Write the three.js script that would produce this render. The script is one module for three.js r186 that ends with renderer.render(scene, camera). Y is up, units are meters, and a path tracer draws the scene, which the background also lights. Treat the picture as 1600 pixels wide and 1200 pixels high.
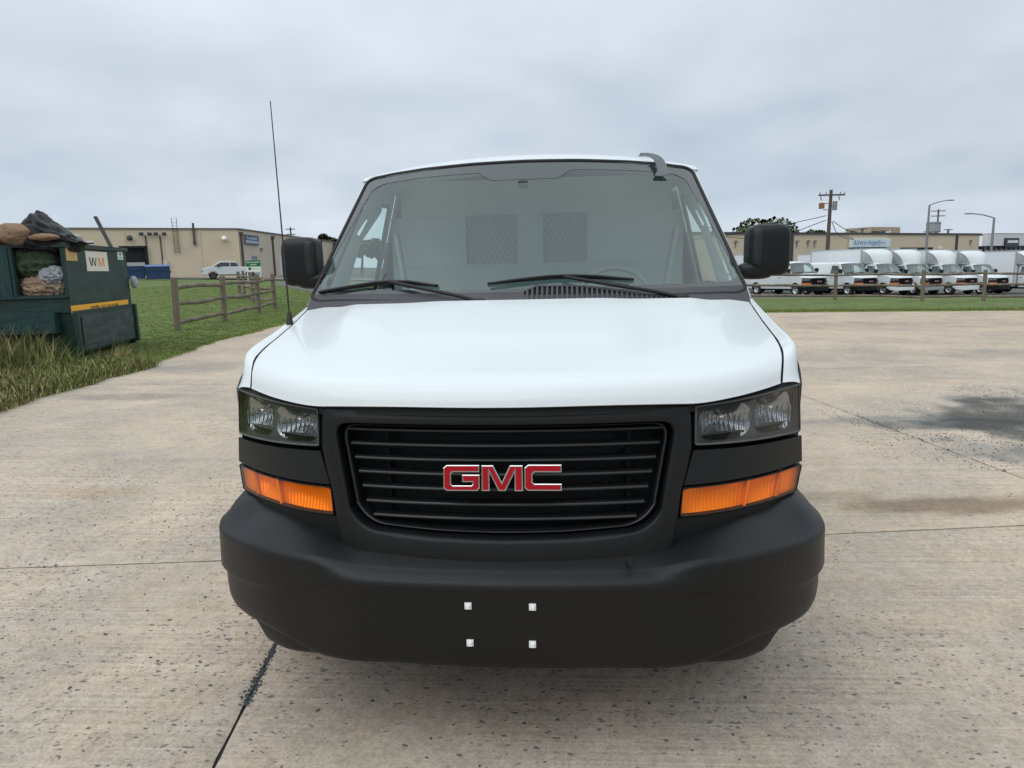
import * as THREE from 'three';
import { mergeGeometries, mergeVertices } from 'three/addons/utils/BufferGeometryUtils.js';
import { RoundedBoxGeometry } from 'three/addons/geometries/RoundedBoxGeometry.js';
import { TessellateModifier } from 'three/addons/modifiers/TessellateModifier.js';

// ---------------------------------------------------------------- camera, sky, sun, exposure
const scene = new THREE.Scene();
const CAM_H = 1.5;
const camera = new THREE.PerspectiveCamera(2 * Math.atan(600 / 1071) * 180 / Math.PI, 4 / 3, 0.05, 2000);
camera.position.set(0, CAM_H, 0);
camera.rotation.order = 'YXZ';
camera.rotation.set(-9.6 * Math.PI / 180, 0, -0.024);
const renderer = new THREE.WebGLRenderer({ antialias: true });
renderer.setSize(1024, 768);
renderer.toneMapping = THREE.LinearToneMapping;
renderer.toneMappingExposure = 1.2;
renderer.shadowMap.enabled = true;

// seeded random and smooth noise
function rng(seed) { let a = seed >>> 0; return () => { a = (a + 0x6d2b79f5) | 0; let t = Math.imul(a ^ (a >>> 15), 1 | a); t = (t + Math.imul(t ^ (t >>> 7), 61 | t)) ^ t; return ((t ^ (t >>> 14)) >>> 0) / 4294967296; }; }
function hash3(x, y, z) { let h = Math.imul(x, 374761393) ^ Math.imul(y, 668265263) ^ Math.imul(z, 2147483647 ^ 0x5bd1e995); h = Math.imul(h ^ (h >>> 13), 1274126177); return ((h ^ (h >>> 16)) >>> 0) / 4294967296; }
const sm = (t) => t * t * (3 - 2 * t), lerp = (a, b, t) => a + (b - a) * t, clamp = (x, a = 0, b = 1) => Math.min(b, Math.max(a, x));
const sstep = (a, b, x) => sm(clamp((x - a) / (b - a)));
function noise3(x, y, z) {
  const i = Math.floor(x), j = Math.floor(y), k = Math.floor(z), u = sm(x - i), v = sm(y - j), w = sm(z - k);
  const c = (a, b, d) => hash3(i + a, j + b, k + d);
  return lerp(lerp(lerp(c(0, 0, 0), c(1, 0, 0), u), lerp(c(0, 1, 0), c(1, 1, 0), u), v), lerp(lerp(c(0, 0, 1), c(1, 0, 1), u), lerp(c(0, 1, 1), c(1, 1, 1), u), v), w);
}
const fbm = (x, y, z, o = 4) => { let s = 0, a = 0.5, n = 0; for (let i = 0; i < o; i++) { s += a * noise3(x, y, z); n += a; x *= 2.03; y *= 2.03; z *= 2.03; a *= 0.5; } return s / n; };

{ // overcast sky: a grey-blue cloud sheet, brighter towards the zenith, mottled
  const W = 1024, Hh = 512, d = new Float32Array(W * Hh * 4);
  for (let j = 0; j < Hh; j++) for (let i = 0; i < W; i++) {
    const el = (j + 0.5) / Hh * Math.PI - Math.PI / 2, az = ((i + 0.5) / W - 0.5) * 2 * Math.PI;
    const x = Math.cos(el) * Math.cos(az), y = Math.sin(el), z = Math.cos(el) * Math.sin(az);
    const up = Math.max(0, y), f = 1 / (up + 0.22);
    const n1 = fbm(x * f * 1.1 + 7, 3.1, z * f * 1.1 + 2, 5), n2 = fbm(x * f * 3.2 + 1, 9.7, z * f * 3.2 + 5, 5);
    const n3 = fbm(x * 1.3 + 4, y * 1.3, z * 1.3, 3);
    let L = 0.555 + 0.55 * sstep(0.22, 0.95, up) + 0.05 * sstep(0.16, 0.0, up);
    L *= 1 + 0.38 * (n1 - 0.5) + 0.30 * (n2 - 0.5) + 0.22 * (n3 - 0.5) - 0.05 * x;
    const warm = clamp((n1 - 0.5) * 1.2 + (n2 - 0.5) * 0.8, -0.3, 0.3);
    const o = (j * W + i) * 4;
    d[o] = L * (0.885 + 0.08 * warm); d[o + 1] = L * 1.0; d[o + 2] = L * (1.135 - 0.06 * warm - 0.10 * sstep(0.3, 0.9, up)); d[o + 3] = 1;
  }
  const t = new THREE.DataTexture(d, W, Hh, THREE.RGBAFormat, THREE.FloatType);
  t.mapping = THREE.EquirectangularReflectionMapping; t.magFilter = THREE.LinearFilter; t.minFilter = THREE.LinearFilter; t.needsUpdate = true;
  scene.background = t; scene.environment = t;
}
const sun = new THREE.DirectionalLight(new THREE.Color(1, 0.95, 0.87), 1.0);
sun.position.set(-20, 36, 18); sun.target.position.set(0, 0, -6);
sun.castShadow = true; sun.shadow.radius = 110; sun.shadow.mapSize.set(2048, 2048);
Object.assign(sun.shadow.camera, { left: -60, right: 60, top: 60, bottom: -60, near: 1, far: 150 });
scene.add(sun, sun.target);

// ---------------------------------------------------------------- materials
const rgb = (r, g, b) => new THREE.Color().setRGB(r, g, b);
const std = (r, g, b, rough = 0.8, o = {}) => new THREE.MeshStandardMaterial({ color: rgb(r, g, b), roughness: rough, side: THREE.DoubleSide, ...o });
const phy = (r, g, b, rough = 0.8, o = {}) => new THREE.MeshPhysicalMaterial({ color: rgb(r, g, b), roughness: rough, side: THREE.DoubleSide, ...o });
function tex(w, h, fill, srgb = false, repeat = true) {
  const d = new Uint8Array(w * h * 4);
  for (let j = 0; j < h; j++) for (let i = 0; i < w; i++) { const c = fill(i, j, (j * w + i)); const o = (j * w + i) * 4; d[o] = c[0]; d[o + 1] = c[1]; d[o + 2] = c[2]; d[o + 3] = 255; }
  const t = new THREE.DataTexture(d, w, h); t.magFilter = THREE.LinearFilter; t.minFilter = THREE.LinearMipmapLinearFilter; t.generateMipmaps = true;
  if (repeat) t.wrapS = t.wrapT = THREE.RepeatWrapping;
  if (srgb) t.colorSpace = THREE.SRGBColorSpace; t.needsUpdate = true; return t;
}
function canvasTex(w, h, draw) {
  const c = document.createElement('canvas'); c.width = w; c.height = h; draw(c.getContext('2d'), w, h);
  const t = new THREE.CanvasTexture(c); t.colorSpace = THREE.SRGBColorSpace; t.anisotropy = 8; return t;
}
// tiling value noise on a w-pixel square, cells per side
function tileNoise(w, cells, seed) {
  const r = rng(seed), g = new Float32Array(cells * cells).map(() => r());
  return (i, j) => { const x = i / w * cells, y = j / w * cells, a = Math.floor(x), b = Math.floor(y), u = sm(x - a), v = sm(y - b); const q = (p, s) => g[((s % cells) + cells) % cells * cells + ((p % cells) + cells) % cells]; return lerp(lerp(q(a, b), q(a + 1, b), u), lerp(q(a, b + 1), q(a + 1, b + 1), u), v); };
}
const grainTex = (() => { const a = tileNoise(256, 128, 5), b = tileNoise(256, 64, 6); return tex(256, 256, (i, j) => { const v = 255 * (0.55 * a(i, j) + 0.45 * b(i, j)); return [v, v, v]; }); })();
grainTex.repeat.set(6, 6);
const dirtTex = (() => { const a = tileNoise(512, 6, 15), b = tileNoise(512, 24, 16), c = tileNoise(512, 120, 17); return tex(512, 512, (i, j) => { const v = 255 * clamp(0.80 + 0.16 * a(i, j) + 0.1 * b(i, j) + 0.08 * (c(i, j) - 0.5)); return [v, v, v]; }, true); })();
const plasterTex = (() => { const a = tileNoise(256, 3, 18), b = tileNoise(256, 60, 19); return tex(256, 256, (i, j) => { const v = 255 * clamp(0.93 + 0.07 * a(i, j) + 0.03 * (b(i, j) - 0.5)); return [v, v, v]; }, true); })();
const rustTex = (() => { const a = tileNoise(512, 9, 25), b = tileNoise(512, 40, 26), c = tileNoise(512, 150, 27); return tex(512, 512, (i, j) => { const v = clamp(0.62 + 0.3 * a(i, j) + 0.18 * (b(i, j) - 0.3)), k = sstep(0.62, 0.8, 0.5 * b(i, j) + 0.3 * c(i, j) + 0.25 * a(i, j)); return [255 * lerp(v, 1, k * 0.6), 255 * v, 255 * lerp(v, 0.9, k * 0.3)]; }, true); })();
const woodTex = (() => { const a = tileNoise(512, 70, 35), b = tileNoise(512, 5, 36); return tex(512, 512, (i, j) => { const g = a(i, j * 0.06) * 0.6 + b(i, j * 0.3) * 0.4, v = 255 * clamp(0.55 + 0.5 * g); return [v, v * 0.97, v * 0.93]; }, true); })();
const M = {
  paint: phy(0.66, 0.69, 0.715, 0.38, { clearcoat: 0.45, clearcoatRoughness: 0.10, specularIntensity: 0.4 }),
  black: phy(0.0060, 0.0064, 0.0075, 0.42, { bumpMap: grainTex, bumpScale: 0.0003, specularIntensity: 0.62 }),
  blackSoft: phy(0.0060, 0.0064, 0.0075, 0.40, { specularIntensity: 0.62 }),
  grille: std(0.010, 0.0105, 0.012, 0.36),
  slat: std(0.009, 0.0095, 0.0105, 0.40),
  dark: std(0.006, 0.006, 0.007, 0.8),
  seal: std(0.008, 0.008, 0.009, 0.6),
  cowl: std(0.055, 0.055, 0.062, 0.6),
  frit: phy(0.03, 0.032, 0.037, 0.2, { clearcoat: 1, clearcoatRoughness: 0.04 }),
  glass: phy(0.80, 0.93, 0.905, 0.0, { transmission: 1, thickness: 0, ior: 1.85 }),
  sideGlass: phy(0.78, 0.86, 0.84, 0.0, { transmission: 1, thickness: 0, ior: 1.5 }),
  lens: phy(0.82, 0.83, 0.84, 0.03, { transmission: 1, thickness: 0, ior: 1.5 }),
  reflector: std(0.42, 0.43, 0.445, 0.12, { metalness: 1 }),
  chrome: std(0.78, 0.79, 0.80, 0.12, { metalness: 1 }),
  lampHouse: std(0.085, 0.085, 0.089, 0.45), lampRim: std(0.06, 0.062, 0.065, 0.4), wheelGrey: std(0.14, 0.155, 0.155, 0.7),
  amberLens: phy(1.0, 0.545, 0.035, 0.08, { transmission: 1, thickness: 0, ior: 1.5 }),
  amberBack: std(0.98, 0.62, 0.17, 0.3, { metalness: 0.35 }),
  red: phy(0.36, 0.001, 0.010, 0.45, { specularIntensity: 0.5 }),
  interior: std(0.42, 0.46, 0.46, 0.8), interiorDark: std(0.26, 0.29, 0.29, 0.85), meshBar: std(0.30, 0.33, 0.335, 0.7), bulk: std(0.52, 0.565, 0.57, 0.7),
  tyre: std(0.014, 0.014, 0.015, 0.85), rim: std(0.45, 0.46, 0.47, 0.4, { metalness: 0.6 }),
  rubber: std(0.13, 0.14, 0.145, 0.55), bolt: std(0.78, 0.78, 0.76, 0.4),
  boxWhite: std(0.74, 0.76, 0.79, 0.5), boxGrey: std(0.42, 0.44, 0.45, 0.6),
  winDark: phy(0.02, 0.026, 0.028, 0.06, { clearcoat: 1 }),
  wood: std(0.27, 0.235, 0.195, 0.9, { map: woodTex, bumpMap: woodTex, bumpScale: 0.004 }),
  steelGrey: std(0.25, 0.26, 0.27, 0.5, { metalness: 0.4 }), brownPole: std(0.10, 0.075, 0.06, 0.9),
  wall: std(0.68, 0.56, 0.415, 0.9, { map: plasterTex }), wallPale: std(0.62, 0.535, 0.43, 0.9, { map: plasterTex }), roofTrim: std(0.05, 0.05, 0.055, 0.6),
  brownTrim: std(0.09, 0.07, 0.06, 0.7), white: std(0.74, 0.75, 0.76, 0.6),
};

// ---------------------------------------------------------------- helpers
const used = new Map();
function numbered(name) { const n = used.get(name) ?? 0; used.set(name, n + 1); return n ? name + '_' + String(n).padStart(3, '0') : name; }
function tag(o, label, category, group, kind) { if (label) o.userData.label = label; if (category) o.userData.category = category; if (group) o.userData.group = group; if (kind) o.userData.kind = kind; return o; }
function thing(name, label, category, pos = [0, 0, 0], turn = 0, group) { const g = new THREE.Group(); g.name = numbered(name); g.position.set(...pos); g.rotation.y = turn; scene.add(g); return tag(g, label, category, group); }
function mesh(name, geo, mat, parent, label) { const m = new THREE.Mesh(geo, mat); m.name = parent ? name : numbered(name); m.castShadow = m.receiveShadow = true; (parent ?? scene).add(m); if (label) m.userData.label = label; return m; }
function struct(name, geo, mat) { const m = mesh(name, geo, mat); m.userData.kind = 'structure'; return m; }
const merge = (list) => mergeGeometries(list.map((g) => { const q = g.index ? g.toNonIndexed() : g; for (const k of Object.keys(q.attributes)) if (!['position', 'normal', 'uv'].includes(k)) q.deleteAttribute(k); return q; }));
function V3sub(a, b) { return [a[0] - b[0], a[1] - b[1], a[2] - b[2]]; }
function cross(a, b) { return [a[1] * b[2] - a[2] * b[1], a[2] * b[0] - a[0] * b[2], a[0] * b[1] - a[1] * b[0]]; }
function unit(a) { const l = Math.hypot(...a) || 1; return [a[0] / l, a[1] / l, a[2] / l]; }
// parametric sheet fn(u, v) -> [x, y, z]; out: direction it faces, or 'c' for away from its middle; th: sheet thickness
function grid(fn, nu, nv, { out = 'c', th = 0, perU = false, perV = false, us, vs, uvs = [1, 1] } = {}) {
  const P = [], N = [], UV = [], I = [], e = 1e-3;
  const U = us ?? Array.from({ length: nu + 1 }, (_, i) => i / nu), Vv = vs ?? Array.from({ length: nv + 1 }, (_, i) => i / nv);
  nu = U.length - 1; nv = Vv.length - 1;
  for (const v of Vv) for (const u of U) {
    const p = fn(u, v), a = perU ? [u - e, u + e] : [Math.max(0, u - e), Math.min(1, u + e)], b = perV ? [v - e, v + e] : [Math.max(0, v - e), Math.min(1, v + e)];
    let n = cross(V3sub(fn(a[1], v), fn(a[0], v)), V3sub(fn(u, b[1]), fn(u, b[0])));
    if (Math.hypot(...n) < 1e-12) { const uu = clamp(u, 0.01, 0.99), vv = clamp(v, 0.01, 0.99); n = cross(V3sub(fn(uu + e, vv), fn(uu - e, vv)), V3sub(fn(uu, vv + e), fn(uu, vv - e))); }
    P.push(p); N.push(unit(n)); UV.push(u * uvs[0], v * uvs[1]);
  }
  let s = 0; const c = [0, 0, 0];
  if (out === 'c') { for (const p of P) for (let k = 0; k < 3; k++) c[k] += p[k] / P.length; }
  P.forEach((p, i) => { const o = out === 'c' ? V3sub(p, c) : out; s += N[i][0] * o[0] + N[i][1] * o[1] + N[i][2] * o[2]; });
  const flip = s < 0; if (flip) N.forEach((n) => { n[0] *= -1; n[1] *= -1; n[2] *= -1; });
  const w = nu + 1, tri = (a, b, d) => (flip ? I.push(a, d, b) : I.push(a, b, d));
  for (let j = 0; j < nv; j++) for (let i = 0; i < nu; i++) { const a = j * w + i; tri(a, a + 1, a + w + 1); tri(a, a + w + 1, a + w); }
  if (th) {
    const n0 = P.length, front = P.slice(), fn0 = N.slice();
    front.forEach((p, i) => { const n = fn0[i]; P.push([p[0] - n[0] * th, p[1] - n[1] * th, p[2] - n[2] * th]); N.push([-n[0], -n[1], -n[2]]); UV.push(UV[2 * i], UV[2 * i + 1]); });
    const m = I.length; for (let k = 0; k < m; k += 3) I.push(I[k] + n0, I[k + 2] + n0, I[k + 1] + n0);
    const edge = []; if (!perV) { for (let i = 0; i < nu; i++) edge.push([i, i + 1], [nv * w + i + 1, nv * w + i]); } if (!perU) { for (let j = 0; j < nv; j++) edge.push([(j + 1) * w, j * w], [j * w + nu, (j + 1) * w + nu]); }
    for (let [a, b] of edge) {
      if (flip) [a, b] = [b, a];
      const q = [P[a], P[b], P[b + n0], P[a + n0]], n = unit(cross(V3sub(q[3], q[0]), V3sub(q[1], q[0]))), k = P.length;
      q.forEach((p) => { P.push(p); N.push(n); UV.push(0, 0); });
      I.push(k, k + 3, k + 2, k, k + 2, k + 1);
    }
  }
  const g = new THREE.BufferGeometry();
  g.setAttribute('position', new THREE.Float32BufferAttribute(P.flat(), 3)); g.setAttribute('normal', new THREE.Float32BufferAttribute(N.flat(), 3)); g.setAttribute('uv', new THREE.Float32BufferAttribute(UV, 2)); g.setIndex(I);
  return g;
}
// linear or smooth interpolation through [t, value...] rows
function curve(rows) {
  return (t) => {
    let i = 0; while (i < rows.length - 2 && t > rows[i + 1][0]) i++;
    const p0 = rows[Math.max(0, i - 1)], p1 = rows[i], p2 = rows[i + 1], p3 = rows[Math.min(rows.length - 1, i + 2)], h = p2[0] - p1[0], f = (t - p1[0]) / h, f2 = f * f, f3 = f2 * f, r = [];
    for (let k = 1; k < p1.length; k++) {
      const d = (a, b, c) => (a === b ? (c[k] - b[k]) / (c[0] - b[0]) : b === c ? (b[k] - a[k]) / (b[0] - a[0]) : (((b[k] - a[k]) / (b[0] - a[0])) * (c[0] - b[0]) + ((c[k] - b[k]) / (c[0] - b[0])) * (b[0] - a[0])) / (c[0] - a[0]));
      const m1 = d(p0, p1, p2) * h, m2 = d(p1, p2, p3) * h;
      r.push((2 * f3 - 3 * f2 + 1) * p1[k] + (f3 - 2 * f2 + f) * m1 + (-2 * f3 + 3 * f2) * p2[k] + (f3 - f2) * m2);
    }
    return r.length === 1 ? r[0] : r;
  };
}
const box = (w, h, d, x = 0, y = 0, z = 0, r = 0) => { const g = r ? new RoundedBoxGeometry(w, h, d, 2, Math.min(r, w / 2.01, h / 2.01, d / 2.01)) : new THREE.BoxGeometry(w, h, d); g.translate(x, y, z); return g; };
function bar(a, b, w, h = w, r = 0) { // box beam from a to b
  const A = new THREE.Vector3(...a), B = new THREE.Vector3(...b), d = B.clone().sub(A), g = box(w, h, d.length(), 0, 0, 0, r);
  g.applyMatrix4(new THREE.Matrix4().lookAt(B, A, Math.abs(d.y) > 0.95 * d.length() ? new THREE.Vector3(0, 0, 1) : new THREE.Vector3(0, 1, 0)).setPosition(A.add(B).multiplyScalar(0.5))); return g;
}
function rod(a, b, r0, r1 = r0, n = 8) { const A = new THREE.Vector3(...a), B = new THREE.Vector3(...b), d = B.clone().sub(A), g = new THREE.CylinderGeometry(r1, r0, d.length(), n); g.applyQuaternion(new THREE.Quaternion().setFromUnitVectors(new THREE.Vector3(0, 1, 0), d.normalize())); g.translate((A.x + B.x) / 2, (A.y + B.y) / 2, (A.z + B.z) / 2); return g; }
const tube = (pts, r, n = 24, k = 6) => new THREE.TubeGeometry(new THREE.CatmullRomCurve3(pts.map((p) => new THREE.Vector3(...p))), n, r, k);
function superball(cx, cy, cz, a, b, c, e = 0.5, nu = 28, nv = 18) {
  const pw = (x) => Math.sign(x) * Math.pow(Math.abs(x), e);
  return grid((u, v) => { const t = u * 2 * Math.PI, f = (v - 0.5) * Math.PI; return [cx + a * pw(Math.cos(f)) * pw(Math.cos(t)), cy + b * pw(Math.sin(f)), cz + c * pw(Math.cos(f)) * pw(Math.sin(t))]; }, nu, nv, { perU: true });
}
function extrude(pts, depth, bevel = 0, holes = [], curveSegs = 6) {
  const s = new THREE.Shape(pts.map((p) => new THREE.Vector2(...p))); for (const h of holes) s.holes.push(new THREE.Path(h.map((p) => new THREE.Vector2(...p))));
  return new THREE.ExtrudeGeometry(s, { depth, bevelEnabled: bevel > 0, bevelSize: bevel, bevelThickness: bevel, bevelOffset: -bevel, bevelSegments: 2, curveSegments: curveSegs });
}
const arc = (cx, cy, r, a0, a1, n = 12) => Array.from({ length: n + 1 }, (_, i) => { const a = lerp(a0, a1, i / n); return [cx + r * Math.cos(a), cy + r * Math.sin(a)]; });
const spl = (t, k) => (t / k > 30 ? t : k * Math.log1p(Math.exp(t / k)));
function terr(x, z) { const d = -z, t = sstep(-2, 10, x); return 0.038 * spl(-x - 3, 1) - 0.02 * spl(x - 6, 1.5) + 0.02 * spl(x - 45, 3) - 0.027 * t * (spl(d - 27, 3) - spl(d - 50, 3)); }
// ---------------------------------------------------------------- ground, concrete slabs, lawns
const patchXZ = (fn, nu, nv, lift, uvScale = 1) => { const g = grid((u, v) => { const [x, z] = fn(u, v); return [x, terr(x, z) + lift, z]; }, nu, nv, { out: [0, 1, 0] }); const p = g.attributes.position, uv = g.attributes.uv; for (let i = 0; i < p.count; i++) uv.setXY(i, p.getX(i) * uvScale, p.getZ(i) * uvScale); return g; };
const soil = std(0.07, 0.065, 0.045, 0.95);
struct('ground', patchXZ((u, v) => { const a = (u * 2 - 1), b = v * 2 - 1; return [Math.sign(a) * (70 * Math.abs(a) + 630 * Math.abs(a) ** 4), -40 + Math.sign(b) * (70 * Math.abs(b) + 630 * Math.abs(b) ** 4)]; }, 90, 90, -0.09), soil);

// concrete: cream-grey paste, broomed lines, dark chips and pits
function concreteMaps(W, metres, pits, seed) {
  const r = rng(seed), a = tileNoise(W, 7, seed + 1), b = tileNoise(W, 31, seed + 2), c = tileNoise(W, 160, seed + 3), f = tileNoise(W, 620, seed + 4), dens = tileNoise(W, 9, seed + 5), st = tileNoise(W, 13, seed + 6);
  const col = new Float32Array(W * W * 3), hgt = new Float32Array(W * W), lines = new Float32Array(W), px = W / metres, rr = rng(seed + 9);
  { const q = Array.from({ length: Math.floor(W / 4) }, () => rr()), n = q.length; for (let j = 0; j < W; j++) { const k = j / W * n, a0 = Math.floor(k); lines[j] = lerp(q[a0], q[(a0 + 1) % n], sm(k - a0)); } }
  for (let j = 0; j < W; j++) for (let i = 0; i < W; i++) {
    const o = j * W + i, big = a(i, j), mid = b(i, j), fine = f(i, j), sp = c(i, j);
    const ln = lines[j] * 0.6 + lines[(j + 1) % W] * 0.4, brush = (ln - 0.5) * (0.25 + 0.75 * sstep(0.35, 0.75, st(i, j)));
    let v = 0.93 + 0.16 * (big - 0.5) + 0.12 * (mid - 0.5) + 0.18 * (sp - 0.5) + 0.32 * (fine - 0.5) + 0.24 * brush;
    const w = (b((i + 300) % W, (j + 99) % W) - 0.5) * 0.05 + (big - 0.5) * 0.04;
    col[o * 3] = v * (1 + w); col[o * 3 + 1] = v; col[o * 3 + 2] = v * (1 - w * 1.3); hgt[o] = 0.62 + 0.16 * brush + 0.12 * (fine - 0.5) + 0.1 * (sp - 0.5);
  }
  for (let k = 0; k < pits; k++) {
    const cx = r() * W, cy = r() * W; if (dens(cx, cy) < 0.25 + 0.5 * r()) continue;
    const big = r() ** 5, L = (0.0026 + 0.0115 * big) * px, S = L * (0.25 + 0.35 * r()), an = (r() - 0.5) * 1.1, ca = Math.cos(an), sa = Math.sin(an), dk = 0.25 + 0.5 * r(), R = Math.ceil(L * 1.5 + 1);
    for (let dj = -R; dj <= R; dj++) for (let di = -R; di <= R; di++) {
      const x = di * ca + dj * sa, y = -di * sa + dj * ca, i = (Math.floor(cx + di) + W) % W, j = (Math.floor(cy + dj) + W) % W, o = j * W + i, q = (x / L) ** 2 + (y / S) ** 2 + 0.9 * (f(i, j) - 0.5) + 0.6 * (c(i, j) - 0.5);
      if (q < 1) { const t = sstep(1, 0.45, q) * (1 - dk * 0.6); col[o * 3] = lerp(col[o * 3], 0.15, t); col[o * 3 + 1] = lerp(col[o * 3 + 1], 0.18, t); col[o * 3 + 2] = lerp(col[o * 3 + 2], 0.26, t); hgt[o] = lerp(hgt[o], 0.12, t); }
    }
  }
  const pebbles = Math.floor(pits * 0.05); for (let k = 0; k < pebbles; k++) { const i = Math.floor(r() * W), j = Math.floor(r() * W), o = j * W + i; for (const q of [o, (o + 1) % (W * W)]) { col[q * 3] = col[q * 3 + 1] = col[q * 3 + 2] = 1.5; } }
  const enc = (x) => 255 * Math.pow(clamp(x * 0.62), 1 / 2.2);
  return [tex(W, W, (i, j, o) => [enc(col[o * 3]), enc(col[o * 3 + 1]), enc(col[o * 3 + 2])], true), tex(W, W, (i, j, o) => [hgt[o] * 255, hgt[o] * 255, hgt[o] * 255])];
}
const CONC = [0.462 / 0.62, 0.380 / 0.62, 0.306 / 0.62];
const [cA, hA] = concreteMaps(2048, 4.3, 46000, 101), [cB, hB] = concreteMaps(2048, 4.7, 9000, 202);
const concA = std(...CONC, 0.9, { map: cA, bumpMap: hA, bumpScale: 0.0035, vertexColors: true }), concB = std(...CONC, 0.9, { map: cB, bumpMap: hB, bumpScale: 0.003, vertexColors: true });
const O = [-1.05, -3.47], TA = 0.055, SP = 4.6, rows = [-9.4, -4.7, 0, 5.8, 11.6, 17.4];
const slabPt = (i, j) => [O[0] + i * SP + Math.sin(TA) * -j * 1.15, O[1] - i * SP * TA - j];
{
  const lot = new THREE.Group(); lot.name = 'concrete_lot'; lot.userData.kind = 'structure'; scene.add(lot);
  const stain = (x, z) => {
    const n = fbm(x * 0.5, 1.7, z * 0.5, 4), n2 = fbm(x * 1.7 + 9, 4.2, z * 1.7, 4), d = Math.hypot(x, z);
    const n4 = fbm(x * 4.3, 6.1, z * 4.3, 3); let v = 1 + 0.26 * (n - 0.5) + 0.20 * (n2 - 0.5) + 0.14 * (n4 - 0.5), w = 0.05 * (n2 - 0.5) + 0.05 * (n - 0.5);
    const blob = (cx, cz, rx, rz, amt, warm = 0) => { const q = ((x - cx) / rx) ** 2 + ((z - cz) / rz) ** 2 + 1.6 * (n2 - 0.5) + 1.2 * (fbm(x * 5, 2.2, z * 5, 3) - 0.5); const t = sstep(1.1, 0.2, q); v *= 1 - amt * t; w += warm * t; };
    blob(2.75, -4.02, 0.8, 0.17, 0.50, 0.12); blob(5.35, -5.55, 1.6, 1.9, 0.76, -0.09); blob(4.1, -6.1, 0.9, 0.22, 0.5, -0.08); blob(4.2, -5.0, 0.5, 0.5, 0.4, -0.05); blob(1.9, -4.25, 0.5, 0.12, 0.22, 0.05); blob(3.4, -6.35, 0.9, 0.22, 0.3, -0.06); blob(3.9, -5.2, 0.5, 0.3, 0.2, -0.05); blob(-2.9, -4.6, 0.5, 0.15, 0.12, 0.1); blob(-1.4, -5.0, 0.5, 0.12, 0.22, -0.05);
    blob(5.5, -11, 4, 0.9, 0.14, -0.02); blob(8, -16.5, 6, 1.0, 0.12, 0); blob(-0.1, -2.2, 0.5, 0.22, 0.14, 0.02); blob(-4.6, -8.2, 1.2, 0.3, 0.25, -0.05); blob(-4.9, -10.5, 0.7, 0.8, 0.2, -0.04); blob(3.4, -8.6, 2.5, 0.35, 0.10, -0.02);
    const far = sstep(9, 22, d); v *= 1 - 0.06 * far; w += 0.035 * far;
    return [v * (1 + w), v, v * (1 - w)];
  };
  for (let a = -1; a < 8; a++) for (let b = 0; b < 5; b++) {
    const near = b >= 1 && b <= 2 && a <= 1 && a >= -1, n = b === 1 && a === 1 ? 150 : near ? 80 : 26, r = rng(500 + a * 17 + b), gapX = a === -1 || a === 0 ? 0.006 : 0.004, gap = 0.008;
    const jag = (k, s) => (noise3(k * 22 + s * 7.3, s * 3.1 + a, b + 0.5) - 0.5) * 0.011 + (noise3(k * 70, s + a * 3, b * 5 + 0.2) - 0.5) * 0.008;
    const fn = (u, v) => { const [x, z] = slabPt(a + u, lerp(rows[b], rows[b + 1], v)), e = (t) => (t < 0.5 ? 1 : -1) * (1 - sstep(0, 0.02, Math.min(t, 1 - t))); return [x + e(u) * (gapX * 0.75 + Math.abs(jag(v * 4, u < 0.5 ? a : a + 1))), z - e(v) * (gap * 0.7 + 0.7 * Math.abs(jag(u * 4, 40 + (v < 0.5 ? b : b + 1))))]; };
    const steps = Array.from({ length: n + 1 }, (_, i) => i / n), fineStep = [0, 0.004, 0.02, ...steps.slice(2, -2), 0.98, 0.996, 1];
    const g = grid((u, v) => { const [x, z] = fn(u, v), e = Math.min(u, 1 - u, v, 1 - v); return [x, terr(x, z) - 0.004 * (1 - sstep(0, 0.004, e)) + 0.002 * (noise3(x * 1.3, 0.4, z * 1.3) - 0.5), z]; }, n, n, { out: [0, 1, 0], us: fineStep, vs: near ? [0, 0.004, 0.02, ...steps.slice(2, -2), 0.98, 0.996, 1] : fineStep, th: 0.06 });
    const p = g.attributes.position, uv = g.attributes.uv, c = [], ox = r() * 4, oz = r() * 4; const mm = near && (a === -1 || b === 1) && !(a === 1) ? concA : concB, sc = mm === concA ? 4.3 : 4.7;
    for (let i = 0; i < p.count; i++) { const x = p.getX(i), z = p.getZ(i); uv.setXY(i, (x * 0.998 + z * TA + ox) / sc, (z - x * TA + oz) / sc); c.push(...stain(x, z)); }
    g.setAttribute('color', new THREE.Float32BufferAttribute(c, 3));
    mesh('slab', g, mm, lot);
  }
  // tar and grit packed into the joints
  const filler = patchXZ((u, v) => { const [x, z] = slabPt(lerp(-1, 8, u), lerp(-9.4, 17.4, v)); return [x, z]; }, 60, 60, -0.012);
  mesh('joint_filler', filler, std(0.045, 0.05, 0.058, 0.95, { bumpMap: grainTex, bumpScale: 0.01 }), lot);
}
const edgeL = (z) => slabPt(-1, -3.47 - z)[0] + 0.24 + 0.25 * (noise3(z * 0.5, 3, 1) - 0.5) + 0.12 * (noise3(z * 2.1, 5, 2) - 0.5);
const lawnTex = (() => { const a = tileNoise(1024, 12, 301), b = tileNoise(1024, 60, 302), c = tileNoise(1024, 340, 303); return tex(1024, 1024, (i, j) => { const v = 0.76 + 0.20 * (a(i, j) - 0.5) + 0.22 * (b(i, j) - 0.5) + 0.42 * (c(i, j) - 0.5), y = 0.5 * a(j, i) + 0.5 * b(j, i); return [255 * clamp(v * (0.9 + 0.25 * y)), 255 * clamp(v), 255 * clamp(v * 0.85)]; }, true); })();
const lawnMat = std(0.150, 0.220, 0.046, 0.95, { map: lawnTex });
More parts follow.
